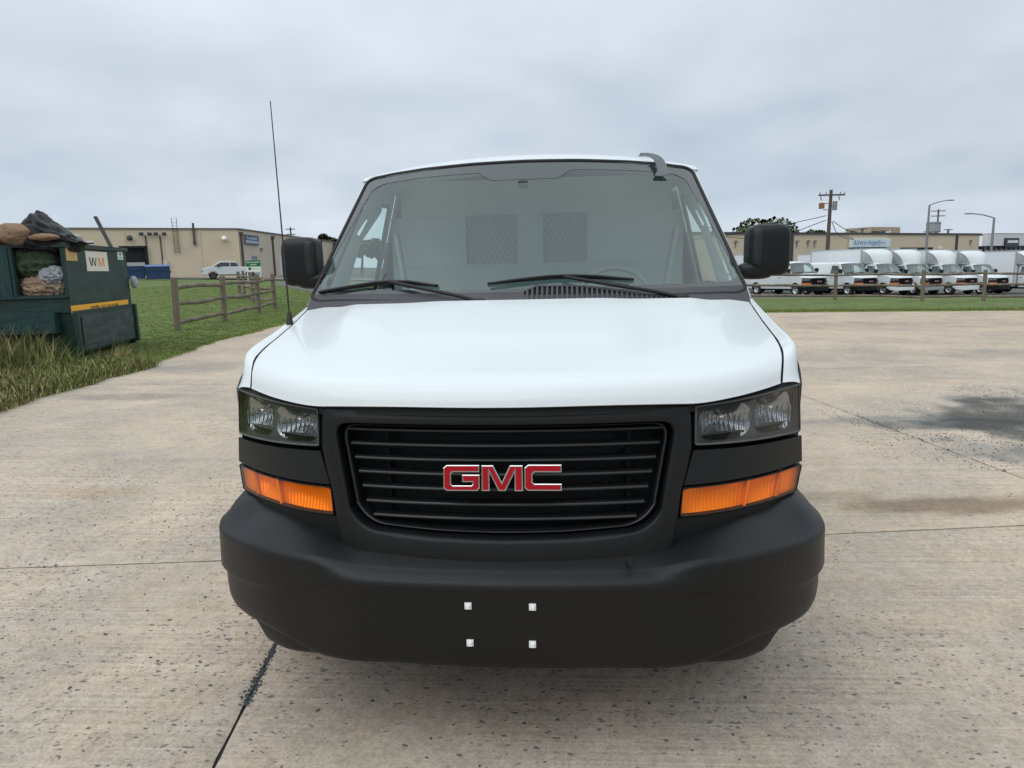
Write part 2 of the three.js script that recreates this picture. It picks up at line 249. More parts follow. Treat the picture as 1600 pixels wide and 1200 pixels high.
struct('lawn', patchXZ((u, v) => { const z = lerp(8, -71, v), x = edgeL(z); return [lerp(x - 75, x - 0.03, u), z]; }, 60, 90, 0.018, 0.2), lawnMat);
const verge0 = (x) => O[1] - 17.4 - (x - slabPt(0, 17.4)[0]) * TA, verge1 = (x) => -38 - 0.12 * (x - 14);
struct('grass_verge', patchXZ((u, v) => { const x = lerp(-2, 75, u); return [x, lerp(verge0(x) + 0.05, verge1(x), v)]; }, 70, 20, 0.016, 0.2), lawnMat);
const asphalt = std(0.085, 0.085, 0.09, 0.95, { map: dirtTex, bumpMap: grainTex, bumpScale: 0.004 });
struct('parking_lot', patchXZ((u, v) => { const x = lerp(-2, 130, u); return [x, lerp(verge1(x), -140, v)]; }, 60, 40, 0.004, 0.3), std(0.10, 0.105, 0.09, 0.95, { map: dirtTex }));
struct('back_road', patchXZ((u, v) => [lerp(-95, -6, u), lerp(-71, -84, v) + (u - 0.5) * -18 ], 40, 6, 0.03, 0.3), std(0.21, 0.20, 0.185, 0.95, { map: dirtTex }));
struct('asphalt_drive', patchXZ((u, v) => { const t = v, cx = lerp(-4.0, -20, sstep(0, 1, t)), z = lerp(-20.6, -71, t), w = lerp(3.2, 4.5, t); return [cx + (u - 0.5) * w, z]; }, 10, 40, 0.03, 0.3), std(0.13, 0.13, 0.135, 0.95, { map: dirtTex }));

// grass blades on the lawns
const blade = (h, w, bend, a, seg = 2) => { const P = [], N = [], I = [], c = Math.cos(a), s = Math.sin(a); for (let k = 0; k <= seg; k++) { const t = k / seg, ww = w * (1 - t * 0.92), y = h * t * (1 - 0.25 * bend * t), o = h * bend * t * t; for (const q of [-1, 1]) { P.push(c * q * ww - s * o, y, s * q * ww + c * o); N.push(-s * 0.5, 0.8, c * 0.5); } } for (let k = 0; k < seg; k++) I.push(2 * k, 2 * k + 1, 2 * k + 3, 2 * k, 2 * k + 3, 2 * k + 2); const g = new THREE.BufferGeometry(); g.setAttribute('position', new THREE.Float32BufferAttribute(P, 3)); g.setAttribute('normal', new THREE.Float32BufferAttribute(N, 3)); g.setAttribute('uv', new THREE.Float32BufferAttribute(new Array(P.length / 3 * 2).fill(0), 2)); g.setIndex(I); return g; };
function tuft(n, h, w, spread, seed, seg = 2) { const r = rng(seed), l = []; for (let k = 0; k < n; k++) { const g = blade(h * (0.6 + 0.6 * r()), w * (0.7 + 0.6 * r()), 0.2 + 0.7 * r(), r() * 6.28, seg); g.translate((r() - 0.5) * spread, 0, (r() - 0.5) * spread); l.push(g); } return merge(l); }
function scatter(name, geo, mat, spots) { // spots: [x, z, scale, turn, r, g, b, tall]
  const im = new THREE.InstancedMesh(geo, mat, spots.length), m = new THREE.Matrix4(), q = new THREE.Quaternion(), e = new THREE.Euler(), c = new THREE.Color();
  spots.forEach((s, k) => { e.set(s[9] ?? 0, s[3], s[10] ?? 0); q.setFromEuler(e); m.compose(new THREE.Vector3(s[0], s[8] ?? terr(s[0], s[1]) + 0.01, s[1]), q, new THREE.Vector3(s[2], s[2] * (s[7] ?? 1), s[2])); im.setMatrixAt(k, m); im.setColorAt(k, c.setRGB(s[4], s[5], s[6])); });
  im.name = numbered(name); im.userData.kind = 'stuff'; im.castShadow = im.receiveShadow = true; scene.add(im); return im;
}
const grassMat = std(1, 1, 1, 0.8);
{
  const r = rng(77), spots = [], far = [];
  const tint = (x, z) => { const n = fbm(x * 0.35, 2.5, z * 0.35, 3), s = 0.5 + 0.5 * Math.sin(z * 1.9 + x * 0.25), k = 0.92 + 0.16 * r(), y = 0.80 + 0.42 * n + 0.12 * (r() - 0.5), q = 0.80 + 0.4 * fbm(x * 0.8, 6.5, z * 0.8, 3); return [0.35 * k * y * q, 0.47 * k * (0.92 + 0.11 * s) * q, 0.11 * k * q]; };
  while (spots.length < 90000) { const t = r(), z = -6 - 46 * t ** 1.7, x = edgeL(z) + 0.06 - 16 * r() ** 1.4; spots.push([x, z, 0.7 + 0.6 * r(), r() * 6.28, ...tint(x, z)]); }
  while (far.length < 1) { const z = -22 - 12 * r() ** 1.3, x = edgeL(z) - 0.2 - 18 * r(); if (Math.abs(x - lerp(-4, -20, sstep(0, 1, (-20.6 - z) / 50.4))) < 2.4) continue; far.push([x, z, 1.3 + 0.8 * r() + 0.015 * -z, r() * 6.28, ...tint(x, z)]); }
  for (let k = 0; k < 14000; k++) { const x = 5 + 42 * r(), z = verge0(x) + 0.02 - 1.2 * r() ** 2.5; far.push([x, z, 1.1 + 0.7 * r(), r() * 6.28, ...tint(x, z)]); }
  scatter('lawn_grass', tuft(6, 0.030, 0.005, 0.15, 1), grassMat, spots);
  scatter('mown_grass', tuft(7, 0.020, 0.006, 0.19, 2), grassMat, far);
  // tall weeds round the skip and the ragged edge along the concrete
  const weeds = [], dry = [];
  for (let k = 0; k < 7000; k++) { const z = -6.2 - 8.3 * r(), e = edgeL(z), w = r() ** 0.8, x = e - 0.05 - 3.4 * w; if (x < -7.05 - 0.18 * (z + 11.2) * 1 && z < -11.25) continue; const h = sstep(0.06, 0.5, w + 0.25 * (noise3(x * 2.1, 4, z * 2.1) - 0.5)) * (0.35 + 0.45 + 0.75 * sstep(-7.0, -10.2, z)); if (noise3(x * 1.3, 2, z * 1.3) < 0.25 && r() < 0.7) continue; const k2 = 0.5 + 0.9 * r(), straw = r() < 0.20 + 0.75 * sstep(0.45, 0.7, noise3(x * 1.1, 7, z * 1.1)); weeds.push([x, z, 0.10 + 0.52 * h * (0.22 + 0.78 * sstep(-8.2, -10.6, z - 0.35 * Math.max(0, -7 - x))) * (0.35 + 0.85 * r()), r() * 6.28, ...(straw ? [0.66 * k2, 0.53 * k2, 0.27 * k2] : r() < 0.35 ? [0.14 * k2, 0.22 * k2, 0.06 * k2] : [0.34 * k2, 0.40 * k2, 0.115 * k2]), 1, undefined, (r() - 0.5) * 0.9, (r() - 0.5) * 0.9]); }
  for (let k = 0; k < 10000; k++) { const z = -5.6 - 5.2 * r() ** 1.1, e = edgeL(z), x = e + 0.14 - 2.0 * r() ** 1.3, k2 = 0.7 + 0.6 * r(), s = r() < 0.25 + 0.5 * sstep(-9.5, -6.5, z); dry.push([x, z, 0.7 + 0.9 * r(), r() * 6.28, ...(s ? [0.66 * k2, 0.58 * k2, 0.30 * k2] : [0.40 * k2, 0.46 * k2, 0.14 * k2])]); }
  scatter('tall_weeds', tuft(9, 0.62, 0.0065, 0.16, 3, 5), grassMat, weeds);
  scatter('cut_grass', tuft(8, 0.10, 0.005, 0.16, 4), grassMat, dry);
  // loose dark grit on the slabs and the patch of black asphalt with its crumbs
  const grit = [], stone = new THREE.IcosahedronGeometry(0.006, 0); stone.scale(1.3, 0.6, 0.8);
  for (let k = 0; k < 900; k++) { const x = -3.2 + 4.4 * r() ** 1.2, z = -1.6 - 3.6 * r(), k2 = 0.6 + r() * 0.8; grit.push([x, z, 0.35 + 0.9 * r() ** 3, r() * 6.28, 0.06 * k2, 0.066 * k2, 0.08 * k2, 1, terr(x, z) + 0.001]); }
  for (let k = 0; k < 2600; k++) { const jj = -2.6 + 3.4 * r(), [sx, z] = slabPt(0, jj), x = sx + (r() + r() + r() - 1.5) * 0.030 * (0.16 + 0.8 * noise3(jj * 5, 3, 3) ** 3), k2 = 0.7 + 0.6 * r(); if (noise3(z * 6, 1, 1) < 0.35) continue; grit.push([x, z, 0.35 + 0.55 * r(), r() * 6.28, 0.055 * k2, 0.062 * k2, 0.075 * k2, 1, terr(x, z) + 0.0]); }
  for (let k = 0; k < 20000; k++) { const a = r() * 6.28, q = 0.1 + 1.55 * r() ** 1.1, x = 5.4 + Math.cos(a) * 1.55 * q, z = -5.5 + Math.sin(a) * 1.75 * q, k2 = 0.6 + 0.7 * r(); if (q > 0.85 && fbm(x * 2, 3, z * 2, 3) < 0.40 + 0.12 * q) continue; grit.push([x, z, 0.4 + 0.9 * r() ** 2, r() * 6.28, 0.08 * k2, 0.085 * k2, 0.10 * k2, 1, terr(x, z)]); }
  for (let k = 0; k < 2600; k++) { const t = r(), x = 3.1 + 1.9 * t, z = lerp(-6.4, -5.2, r()) + (r() - 0.5) * 0.9, k2 = 0.6 + 0.7 * r(); if (fbm(x * 1.6, 8, z * 3, 3) < 0.5) continue; grit.push([x, z, 0.5 + 1.0 * r() ** 2, r() * 6.28, 0.08 * k2, 0.085 * k2, 0.11 * k2, 1, terr(x, z)]); }
  scatter('loose_grit', stone, std(1, 1, 1, 0.9), grit);
}
// ---------------------------------------------------------------- the van: x to the right, y up, depth d behind the bumper face (local z = -d)
const noseD = (x, y) => 0.11 + 0.25 * x * x + 0.65 * Math.max(0, Math.abs(x) - 0.55) ** 2 + 0.12 * (y - 0.9);
const wsD = (x, y) => 1.02 + 0.24 * (x / 0.95) ** 2 + (y - 1.38) * 0.93;
const FRONT = [0, 0, 1];
const onNose = (x, y, off) => [x, y, -(noseD(x, y) + off)];
const onGlass = (x, y, off) => [x, y, -(wsD(x, y) + off)];
// quadrilateral of front-view corners (each [x, y]) laid on the nose surface
function noseQuad(c00, c10, c11, c01, off, o = {}, bow = 0, surf = onNose) {
  return grid((u, v) => { const x = lerp(lerp(c00[0], c10[0], u), lerp(c01[0], c11[0], u), v), y = lerp(lerp(c00[1], c10[1], u), lerp(c01[1], c11[1], u), v) + bow * 4 * u * (1 - u); return surf(x, y, typeof off === 'function' ? off(u, v) : off); }, o.nu ?? 14, o.nv ?? 8, { out: FRONT, th: o.th ?? 0 });
}
function roundPoly(pts) { // [x, y, radius]
  const r = [];
  pts.forEach((p, i) => {
    if (!p[2]) { r.push([p[0], p[1]]); return; }
    const a = pts[(i + pts.length - 1) % pts.length], b = pts[(i + 1) % pts.length], da = unit([a[0] - p[0], a[1] - p[1], 0]), db = unit([b[0] - p[0], b[1] - p[1], 0]);
    for (let k = 0; k <= 8; k++) { const t = k / 8, q = (1 - t) * (1 - t), s = t * t; r.push([p[0] + da[0] * p[2] * q + db[0] * p[2] * s, p[1] + da[1] * p[2] * q + db[1] * p[2] * s]); }
  });
  return r;
}
function castRay(poly, cx, cy, ang) {
  const dx = Math.cos(ang), dy = Math.sin(ang); let best = 0;
  for (let i = 0; i < poly.length; i++) {
    const [ax, ay] = poly[i], [bx, by] = poly[(i + 1) % poly.length], ex = bx - ax, ey = by - ay, den = dx * ey - dy * ex;
    if (Math.abs(den) < 1e-12) continue;
    const t = ((ax - cx) * ey - (ay - cy) * ex) / den, s = ((ax - cx) * dy - (ay - cy) * dx) / den;
    if (t > 0 && s >= -1e-6 && s <= 1 + 1e-6) best = Math.max(best, t);
  }
  return [cx + dx * best, cy + dy * best];
}
// ring between two front-view loops; rows of [fraction from outer to inner, offset]
function loopRing(outer, inner, cx, cy, rows, surf, extra = [], n = 220) {
  const aspect = 0.45, A = [];
  for (let i = 0; i <= n; i++) { const a = i / n * 2 * Math.PI, ang = Math.atan2(aspect * Math.sin(a), Math.cos(a)); A.push([castRay(outer, cx, cy, ang), castRay(inner, cx, cy, ang)]); }
  const f = curve(rows.map((r, i) => [i / (rows.length - 1), r[0], r[1]])), vs = rows.map((_, i) => i / (rows.length - 1));
  return grid((u, v) => { const k = ((u % 1) + 1) % 1 * n, i = Math.min(n - 1, Math.floor(k)), t = k - i, [o0, i0] = A[i], [o1, i1] = A[i + 1], q = vs.reduce((b, w, j) => (Math.abs(w - v) < Math.abs(vs[b] - v) ? j : b), 0); let fr, of; if (Math.abs(vs[q] - v) < 1e-9) [fr, of] = rows[q]; else { const jj = Math.min(rows.length - 2, Math.floor(v * (rows.length - 1))), tt = v * (rows.length - 1) - jj; fr = lerp(rows[jj][0], rows[jj + 1][0], tt); of = lerp(rows[jj][1], rows[jj + 1][1], tt); } const ox = lerp(o0[0], o1[0], t), oy = lerp(o0[1], o1[1], t), ix = lerp(i0[0], i1[0], t), iy = lerp(i0[1], i1[1], t); return surf(lerp(ox, ix, fr), lerp(oy, iy, fr), of); }, n, rows.length - 1, { out: FRONT, vs, perU: true });
}
const mirrorX = (pts) => [...pts, ...pts.filter((p) => p[0] > 1e-6).reverse().map((p) => [-p[0], ...p.slice(1)])];
const sideX = (y, d) => (y < 0.95 ? 1.0 - 0.05 * ((y - 0.95) / 0.5) ** 2 : y < 1.3 ? 1.0 + 0.008 * Math.sin((y - 0.95) / 0.35 * Math.PI / 2) : 1.008 - 0.252 * (y - 1.3)) - (d < 0.75 ? 0.45 * (0.75 - d) ** 2 : 0) + 0.008 * Math.exp(-(((d - 0.95) / 0.3) ** 2));
function sideSheet(pts, s, holes = [], inset = 0, edge = 0.09) {
  const sh = new THREE.Shape(pts.map((p) => new THREE.Vector2(...p))); holes.forEach((h) => sh.holes.push(new THREE.Path(h.map((p) => new THREE.Vector2(...p)))));
  let g = new TessellateModifier(edge, 7).modify(new THREE.ShapeGeometry(sh)); g.deleteAttribute('normal'); g.deleteAttribute('uv'); g = mergeVertices(g, 1e-5);
  const p = g.attributes.position, uv = [];
  for (let i = 0; i < p.count; i++) { const d = p.getX(i), y = p.getY(i); p.setXYZ(i, s * (sideX(y, d) - inset), y, -d); uv.push(d, y); }
  if (s > 0) { const ix = g.index.array; for (let i = 0; i < ix.length; i += 3) { const t = ix[i]; ix[i] = ix[i + 1]; ix[i + 1] = t; } }
  g.computeVertexNormals(); let sum = 0; for (let i = 0; i < p.count; i++) sum += g.attributes.normal.getX(i) * s;
  if (sum < 0) { const ix = g.index.array; for (let i = 0; i < ix.length; i += 3) { const t = ix[i]; ix[i] = ix[i + 1]; ix[i + 1] = t; } g.computeVertexNormals(); }
  g.setAttribute('uv', new THREE.Float32BufferAttribute(uv, 2)); return g;
}
const REAR_AXLE = 4.38, FRONT_AXLE = 0.97, LONG = 5.62;
const seam = curve([[0.41, 0.886, 1.114], [0.5, 0.914, 1.186], [0.62, 0.937, 1.216], [0.8, 0.955, 1.245], [1.0, 0.969, 1.282], [1.26, 0.982, 1.345]]);
const shoulder = curve([[0.48, 0.967, 1.103], [0.6, 0.99, 1.152], [0.95, 1.010, 1.205], [1.31, 1.0, 1.262]]);

function wheel(parent, s, d) {
  const x = s * 0.86, R = 0.375, prof = [[0.21, -0.11], [0.30, -0.118], [0.35, -0.10], [R, -0.07], [R, 0.07], [0.35, 0.10], [0.30, 0.118], [0.21, 0.11]];
  const t = new THREE.LatheGeometry(prof.map(([r, h]) => new THREE.Vector2(r, h)), 28); t.rotateZ(-s * Math.PI / 2); t.translate(x, R, -d);
  const tyre = mesh('wheel', t, M.tyre, parent);
  const rp = [[0.0, 0.045], [0.05, 0.055], [0.06, 0.035], [0.10, 0.02], [0.13, 0.045], [0.17, 0.05], [0.19, 0.09], [0.213, 0.112], [0.213, -0.1]];
  const r = new THREE.LatheGeometry(rp.map(([a, h]) => new THREE.Vector2(a, h)), 24); r.rotateZ(-s * Math.PI / 2); r.translate(x, R, -d);
  mesh('rim', r, M.rim, tyre);
  const holes = []; if (0) for (let k = 0; k < 8; k++) { const a = k / 8 * 2 * Math.PI, c = new THREE.CylinderGeometry(0.017, 0.017, 0.01, 8); c.rotateZ(Math.PI / 2); c.translate(x + s * 0.05, R + 0.15 * Math.sin(a), -d + 0.15 * Math.cos(a)); holes.push(c); }
}
const LETTERS = [
  [[560, 277], [560, 345], [302, 345], [287, 360], [287, 455], [300, 468], [478, 468], [490, 456], [490, 438], [390, 438], [390, 367], [562, 367], [562, 492], [536, 521], [240, 521], [209, 492], [209, 306], [242, 277]],
  [[577, 521], [577, 280], [692, 280], [772, 436], [848, 280], [974, 280], [974, 521], [892, 521], [892, 352], [806, 521], [740, 521], [655, 352], [655, 521]],
  [[1340, 273], [1340, 345], [1084, 345], [1066, 362], [1066, 436], [1082, 450], [1340, 450], [1340, 517], [1018, 517], [986, 488], [986, 303], [1022, 273]],
];
function insetPoly(p, d) {
  let area = 0; p.forEach((a, i) => { const b = p[(i + 1) % p.length]; area += a[0] * b[1] - b[0] * a[1]; }); const sg = area > 0 ? 1 : -1;
  return p.map((b, i) => {
    const a = p[(i + p.length - 1) % p.length], c = p[(i + 1) % p.length], e = unit([b[0] - a[0], b[1] - a[1], 0]), f = unit([c[0] - b[0], c[1] - b[1], 0]), n1 = [-e[1] * sg, e[0] * sg], n2 = [-f[1] * sg, f[0] * sg], k = 1 + n1[0] * n2[0] + n1[1] * n2[1];
    return [b[0] + (n1[0] + n2[0]) / k * d, b[1] + (n1[1] + n2[1]) / k * d];
  });
}
function buildVan(label, pos, turn) {
  const van = thing('cargo_van', label, 'van', pos, turn);
  const part = (n, g, m, p = van, l) => mesh(n, g, m, p, l);

  // --- hood
  const hc = curve([[0, 0.094, 1.105], [0.05, 0.102, 1.130], [0.10, 0.118, 1.155], [0.145, 0.157, 1.177], [0.19, 0.225, 1.190], [0.32, 0.35, 1.216], [0.6, 0.6, 1.272], [1, 0.965, 1.357]]);
  const he = curve([[0, 0.405, 1.115], [0.05, 0.43, 1.15], [0.11, 0.475, 1.175], [0.19, 0.535, 1.196], [0.32, 0.63, 1.217], [0.6, 0.9, 1.263], [1, 1.25, 1.342]]);
  const yf = curve([[0, 1.105], [0.35, 1.1035], [0.5, 1.098], [0.58, 1.094], [0.7, 1.1], [0.886, 1.115]]);
  const hood = (drop) => (uu, v) => {
    const u = uu * 2 - 1, [ze, ye] = he(v), [zc, yc] = hc(v), xe = seam(clamp(ze, 0.41, 1.26))[0] - 0.004, x = u * xe, w = (noseD(x, 1) - noseD(0, 1)) / (noseD(xe, 1) - noseD(0, 1)), wy = Math.abs(u) ** 3;
    let y = lerp(yc, ye, wy); y += (yf(Math.abs(x)) - lerp(hc(0)[1], he(0)[1], wy)) * (1 - v) ** 7;
    y += 0.010 * sstep(0.80, 0.70, Math.abs(x)) * sstep(0.45, 0.95, v) + 0.006 * sstep(0.5, 0.3, Math.abs(x)) * sstep(0.3, 0.7, v);
    return [x, y - drop, -(lerp(zc, ze, w) + drop * 0.6)];
  };
  const vs = [0, 0.012, 0.025, 0.05, 0.08, 0.11, 0.15, 0.19, 0.25, 0.32, 0.42, 0.52, 0.62, 0.72, 0.8, 0.86, 0.92, 0.97, 1];
  part('hood', grid(hood(0), 64, 18, { out: [0, 1, 0.5], vs, th: 0.012 }), M.paint);
  part('hood_underside', grid(hood(0.03), 20, 18, { out: [0, 1, 0.5], vs }), M.dark);

  // --- fenders
  for (const s of [-1, 1]) {
    part('fender', merge([
      grid((u, v) => { const da = lerp(0.412, 1.262, v), db = lerp(0.478, 1.31, v), [ax, ay] = seam(da), [bx, by] = shoulder(db), r = 0.024 * Math.sin(Math.PI * u) * sstep(0, 0.2, v) + 0.004 * Math.sin(Math.PI * u); return [s * (lerp(ax + 0.003, bx, u) + r * 0.8), lerp(ay, by, u) + r, -lerp(da, db, u)]; }, 8, 24, { out: [s * 0.6, 0.8, 0.1] }),
      sideSheet([[0.478, 0.62], [0.52, 0.56], ...arc(FRONT_AXLE, 0.40, 0.44, Math.PI * 0.88, 0.0, 16), [1.305, 0.40], [1.31, 1.22], ...[1.2, 1.1, 0.95, 0.8, 0.7, 0.6, 0.54, 0.478].map((d) => [d, shoulder(d)[1]])], s),
    ]), M.paint);
    part('wheel_arch_liner', grid((u, v) => { const a = lerp(Math.PI, 0, u); return [s * lerp(0.62, 0.97, v), 0.40 + 0.45 * Math.sin(a), -(FRONT_AXLE - 0.45 * Math.cos(a))]; }, 14, 2), M.dark);
  }

  // --- grille
  const outer = mirrorX([[0, 1.098], [0.35, 1.0955], [0.568, 1.088], [0.571, 0.96], [0.556, 0.89], [0.538, 0.83], [0.527, 0.75], [0.518, 0.70], [0.500, 0.60], [0, 0.60]]);
  const openL = mirrorX([[0, 1.0445], [0.3, 1.0435], [0.517, 1.041, 0.05], [0.470, 0.78], [0.44, 0.7235, 0.07], [0.2, 0.712], [0, 0.7095]]);
  const opening = roundPoly(openL);
  part('grille_surround', loopRing(outer, opening, 0, 0.885, [[0, 0.05], [0.0, 0.012], [0.03, 0.001], [0.10, -0.006], [0.55, -0.012], [0.88, -0.012], [0.95, -0.008], [0.985, 0.001], [1, 0.012], [1.0, 0.05], [1.0, 0.10]], onNose), M.black);
  part('grille_lip', loopRing(roundPoly(openL.map(([x, y, r]) => [x * 0.985, 0.885 + (y - 0.885) * 0.965, r ?? 0])), roundPoly(openL.map(([x, y, r]) => [x * 0.955, 0.885 + (y - 0.885) * 0.92, r ?? 0])), 0, 0.885, [[0, 0.06], [0, 0.03], [0.3, 0.022], [0.7, 0.024], [1, 0.034], [1, 0.07]], onNose), M.grille);
  const slatY = [1.022, 0.9775, 0.934, 0.891, 0.8465, 0.8015, 0.759];
  slatY.forEach((y0, i) => {
    const hw = 0.486 - 0.012 * i - (i > 5 ? 0.012 : 0), sec = [[0.040, 0.004], [0.006, 0.0060], [-0.001, 0.0050], [-0.0045, 0.0015], [-0.0045, -0.003], [0.008, -0.0085], [0.035, -0.010], [0.040, 0.000]];
    const f = curve(sec.map((q, k) => [k / (sec.length - 1), ...q]));
    part('grille_slat', grid((u, v) => { const x = lerp(-hw, hw, u), k = v * (sec.length - 1), a = Math.min(sec.length - 2, Math.floor(k)), t = k - a, q = [lerp(sec[a][0], sec[a + 1][0], t), lerp(sec[a][1], sec[a + 1][1], t)]; return [x, y0 + q[1] - 0.004 * (x / 0.5) ** 2, -(noseD(x, y0) + 0.026 + q[0])]; }, 28, 21, { perV: false }), M.slat);
  });
  part('radiator', merge([grid((u, v) => onNose(lerp(-0.52, 0.52, u), lerp(0.70, 1.05, v), 0.13), 10, 3, { out: FRONT }), ...[-0.37, 0.385].map((x) => box(0.012, 0.30, 0.02, x, 0.89, -0.245)), ...[0.955, 0.912, 0.868, 0.825].map((y) => box(0.74, 0.006, 0.012, 0, y, -0.232))]), M.dark);
  part('lamp_carrier', merge([grid((u, v) => { const x = lerp(-0.965, 0.965, u), y = lerp(0.66, 1.098, v); return [x, y, -(noseD(x, y) + 0.125)]; }, 40, 4, { out: FRONT })]), M.dark);
  LETTERS.forEach((raw) => {
    const q = raw.map(([x, y]) => [(x - 772) * 3.08e-4 + 0.006, (398 - y) * 3.15e-4]), place = (g, z) => { g.translate(0, 0, z); g.rotateX(-0.12); g.translate(0, 0.894, -0.108); return g; };
    const ch = part('emblem_letter', place(extrude(insetPoly(q, 0.0), 0.012, 0.0022), 0.006), M.chrome, van, 'red letter with chrome edge');
    part('letter_face', place(extrude(insetPoly(q, 0.0042), 0.0035, 0), 0.018), M.red, ch);
  });

  // --- lamps
  for (const s of [-1, 1]) {
    const q = (x, y) => [s * x, y], c = [q(0.577, 0.964), q(0.970, 0.942), q(0.965, 1.102), q(0.578, 1.082)];
    const headlight = part('headlight', noseQuad(...c, -0.002, { nu: 24, nv: 10 }, 0), M.lens);
    const rim = loopRing(c, insetPoly(c, 0.006), s * 0.772, 1.02, [[0, 0.10], [0, -0.004], [0.3, -0.006], [1, -0.004], [1, 0.02]], onNose, [], 120);
    part('lamp_bezel', rim, M.lampRim, headlight);
    const bowls = [[0.868, 1.021, 0.082, 0.064], [0.684, 1.017, 0.088, 0.056]];
    const inBowl = (x, y) => bowls.some(([bx, by, a, b]) => Math.abs((x - bx) / a) ** 3.2 + Math.abs((y - by) / b) ** 3.2 < 0.96);
    const pg = noseQuad(...c, 0.034, { nu: 90, nv: 40 }); { const p = pg.attributes.position, ix = pg.index.array, k = []; for (let i = 0; i < ix.length; i += 3) { const cx = (p.getX(ix[i]) + p.getX(ix[i + 1]) + p.getX(ix[i + 2])) / 3 * s, cy = (p.getY(ix[i]) + p.getY(ix[i + 1]) + p.getY(ix[i + 2])) / 3; if (!inBowl(cx, cy)) k.push(ix[i], ix[i + 1], ix[i + 2]); } pg.setIndex(k); }
    part('lamp_housing', pg, M.lampHouse, headlight);
    bowls.forEach(([bx, by, a, b]) => {
      const pw = (t, e) => Math.sign(t) * Math.abs(t) ** e, front = noseD(bx, by) + 0.032;
      const bowl = (r, th) => { const x = bx + a * r * pw(Math.cos(th), 0.62), y = by + b * r * pw(Math.sin(th), 0.62), rim0 = noseD(x, y) + 0.032, back = front + 0.062, w = 1 - r ** 2.2; let d = lerp(rim0, back, w); d += 0.0022 * Math.sin((x - bx) * 420) * sstep(by + 0.02, by - 0.01, y) * sstep(1, 0.85, r); return [s * x, y, -d]; };
      part('reflector', grid((u, v) => bowl(Math.max(v, 1e-3), u * 2 * Math.PI), 96, 26, { out: FRONT, perU: true }), M.reflector, headlight);
      part('reflector_floor', grid((u, v) => { const x = bx + a * 0.93 * (u * 2 - 1), d = noseD(x, by) + lerp(0.028, 0.075, v * (1 - Math.abs(u * 2 - 1) ** 3 * 0.6)); return [s * x, by - b * 0.62 - 0.004 * v, -d]; }, 16, 4, { out: [0, 1, 0] }), M.lampHouse, headlight);
      const bx2 = bx - 0.012; part('bulb', merge([superball(s * bx2, by + 0.012, -(front + 0.022), 0.0125, 0.0115, 0.016, 1, 14, 10), rod([s * bx2, by + 0.012, -(front + 0.02)], [s * bx2, by + 0.012, -(front + 0.06)], 0.006)]), M.chrome, headlight);
    });
    // black filler between the lamps, the amber lamp and the strip under it
    part('front_trim', noseQuad(q(0.574, 0.950), q(0.974, 0.928), q(0.977, 0.842), q(0.543, 0.848), -0.004, { nu: 20, nv: 6, th: 0.03 }), M.black);
    const ca = [q(0.533, 0.754), q(0.952, 0.751), q(0.977, 0.831), q(0.541, 0.838)];
    const lamp = part('turn_signal', noseQuad(...ca, -0.001, { nu: 30, nv: 6 }), M.amberLens);
    part('lamp_back', noseQuad(...ca, (u, v) => { const x = u; const web = x < 0.5 ? 0.024 + 0.022 * Math.sin(Math.PI * clamp(x / 0.5)) * Math.sin(Math.PI * v) : x < 0.80 ? 0.02 + 0.03 * Math.sin(Math.PI * (x - 0.5) / 0.3) * Math.sin(Math.PI * v) : 0.018; return web + 0.0006 * Math.sin(x * 210) * (x < 0.8 ? 1 : 0.3); }, { nu: 190, nv: 12 }), M.amberBack, lamp);
    [0.5, 0.8].forEach((f) => part('lamp_web', (() => { const a = [lerp(ca[0][0], ca[1][0], f), lerp(ca[0][1], ca[1][1], f)], b = [lerp(ca[3][0], ca[2][0], f), lerp(ca[3][1], ca[2][1], f)]; return bar(onNose(a[0], a[1], 0.012), onNose(b[0], b[1], 0.012), 0.005, 0.02); })(), M.amberBack, lamp));
    part('lamp_edge', loopRing(insetPoly(ca, -0.002), insetPoly(ca, 0.001), s * 0.755, 0.79, [[0, 0.06], [0, -0.002], [1, -0.003], [1, 0.02]], onNose, [], 90), M.seal, lamp);
    part('lower_trim', noseQuad(q(0.44, 0.64), q(0.93, 0.69), q(0.952, 0.744), q(0.50, 0.746), (u, v) => lerp(0.026, 0.010, v), { nu: 16, nv: 4, th: 0.02 }), M.black);
  }

  // --- bumper: profile rows swept along a plan curve
  const plan = curve([[0, 0, 0.0], [0.14, 0.25, 0.010], [0.28, 0.48, 0.036], [0.36, 0.62, 0.072], [0.46, 0.76, 0.128], [0.56, 0.88, 0.205], [0.66, 0.985, 0.30], [0.76, 1.046, 0.40], [0.88, 1.073, 0.52], [1, 1.076, 0.62]]);
  const planN = (t) => { const e = 0.004, a = plan(clamp(t - e)), b = plan(clamp(t + e)), dx = b[0] - a[0], dd = b[1] - a[1], l = Math.hypot(dx, dd); return [dd / l, -dx / l]; };
  const swept = (rows, t0, t1, nu = 72, extraSub = 1) => {
    const nr = rows(0).length - 1;
    return grid((u, v) => { const q = lerp(-t1, t1, u), t = Math.abs(q), s = q < 0 ? -1 : 1, [px, pd] = plan(t), [nx, nd] = planN(t), R = rows(t, px), k = Math.min(nr - 1, Math.floor(v * nr + 1e-9)), f = v * nr - k, ins = lerp(R[k][0], R[k + 1][0], f), y = lerp(R[k][1], R[k + 1][1], f); return [s * (px - nx * ins), y, -(pd - nd * ins)]; }, nu, nr, { out: FRONT });
  };
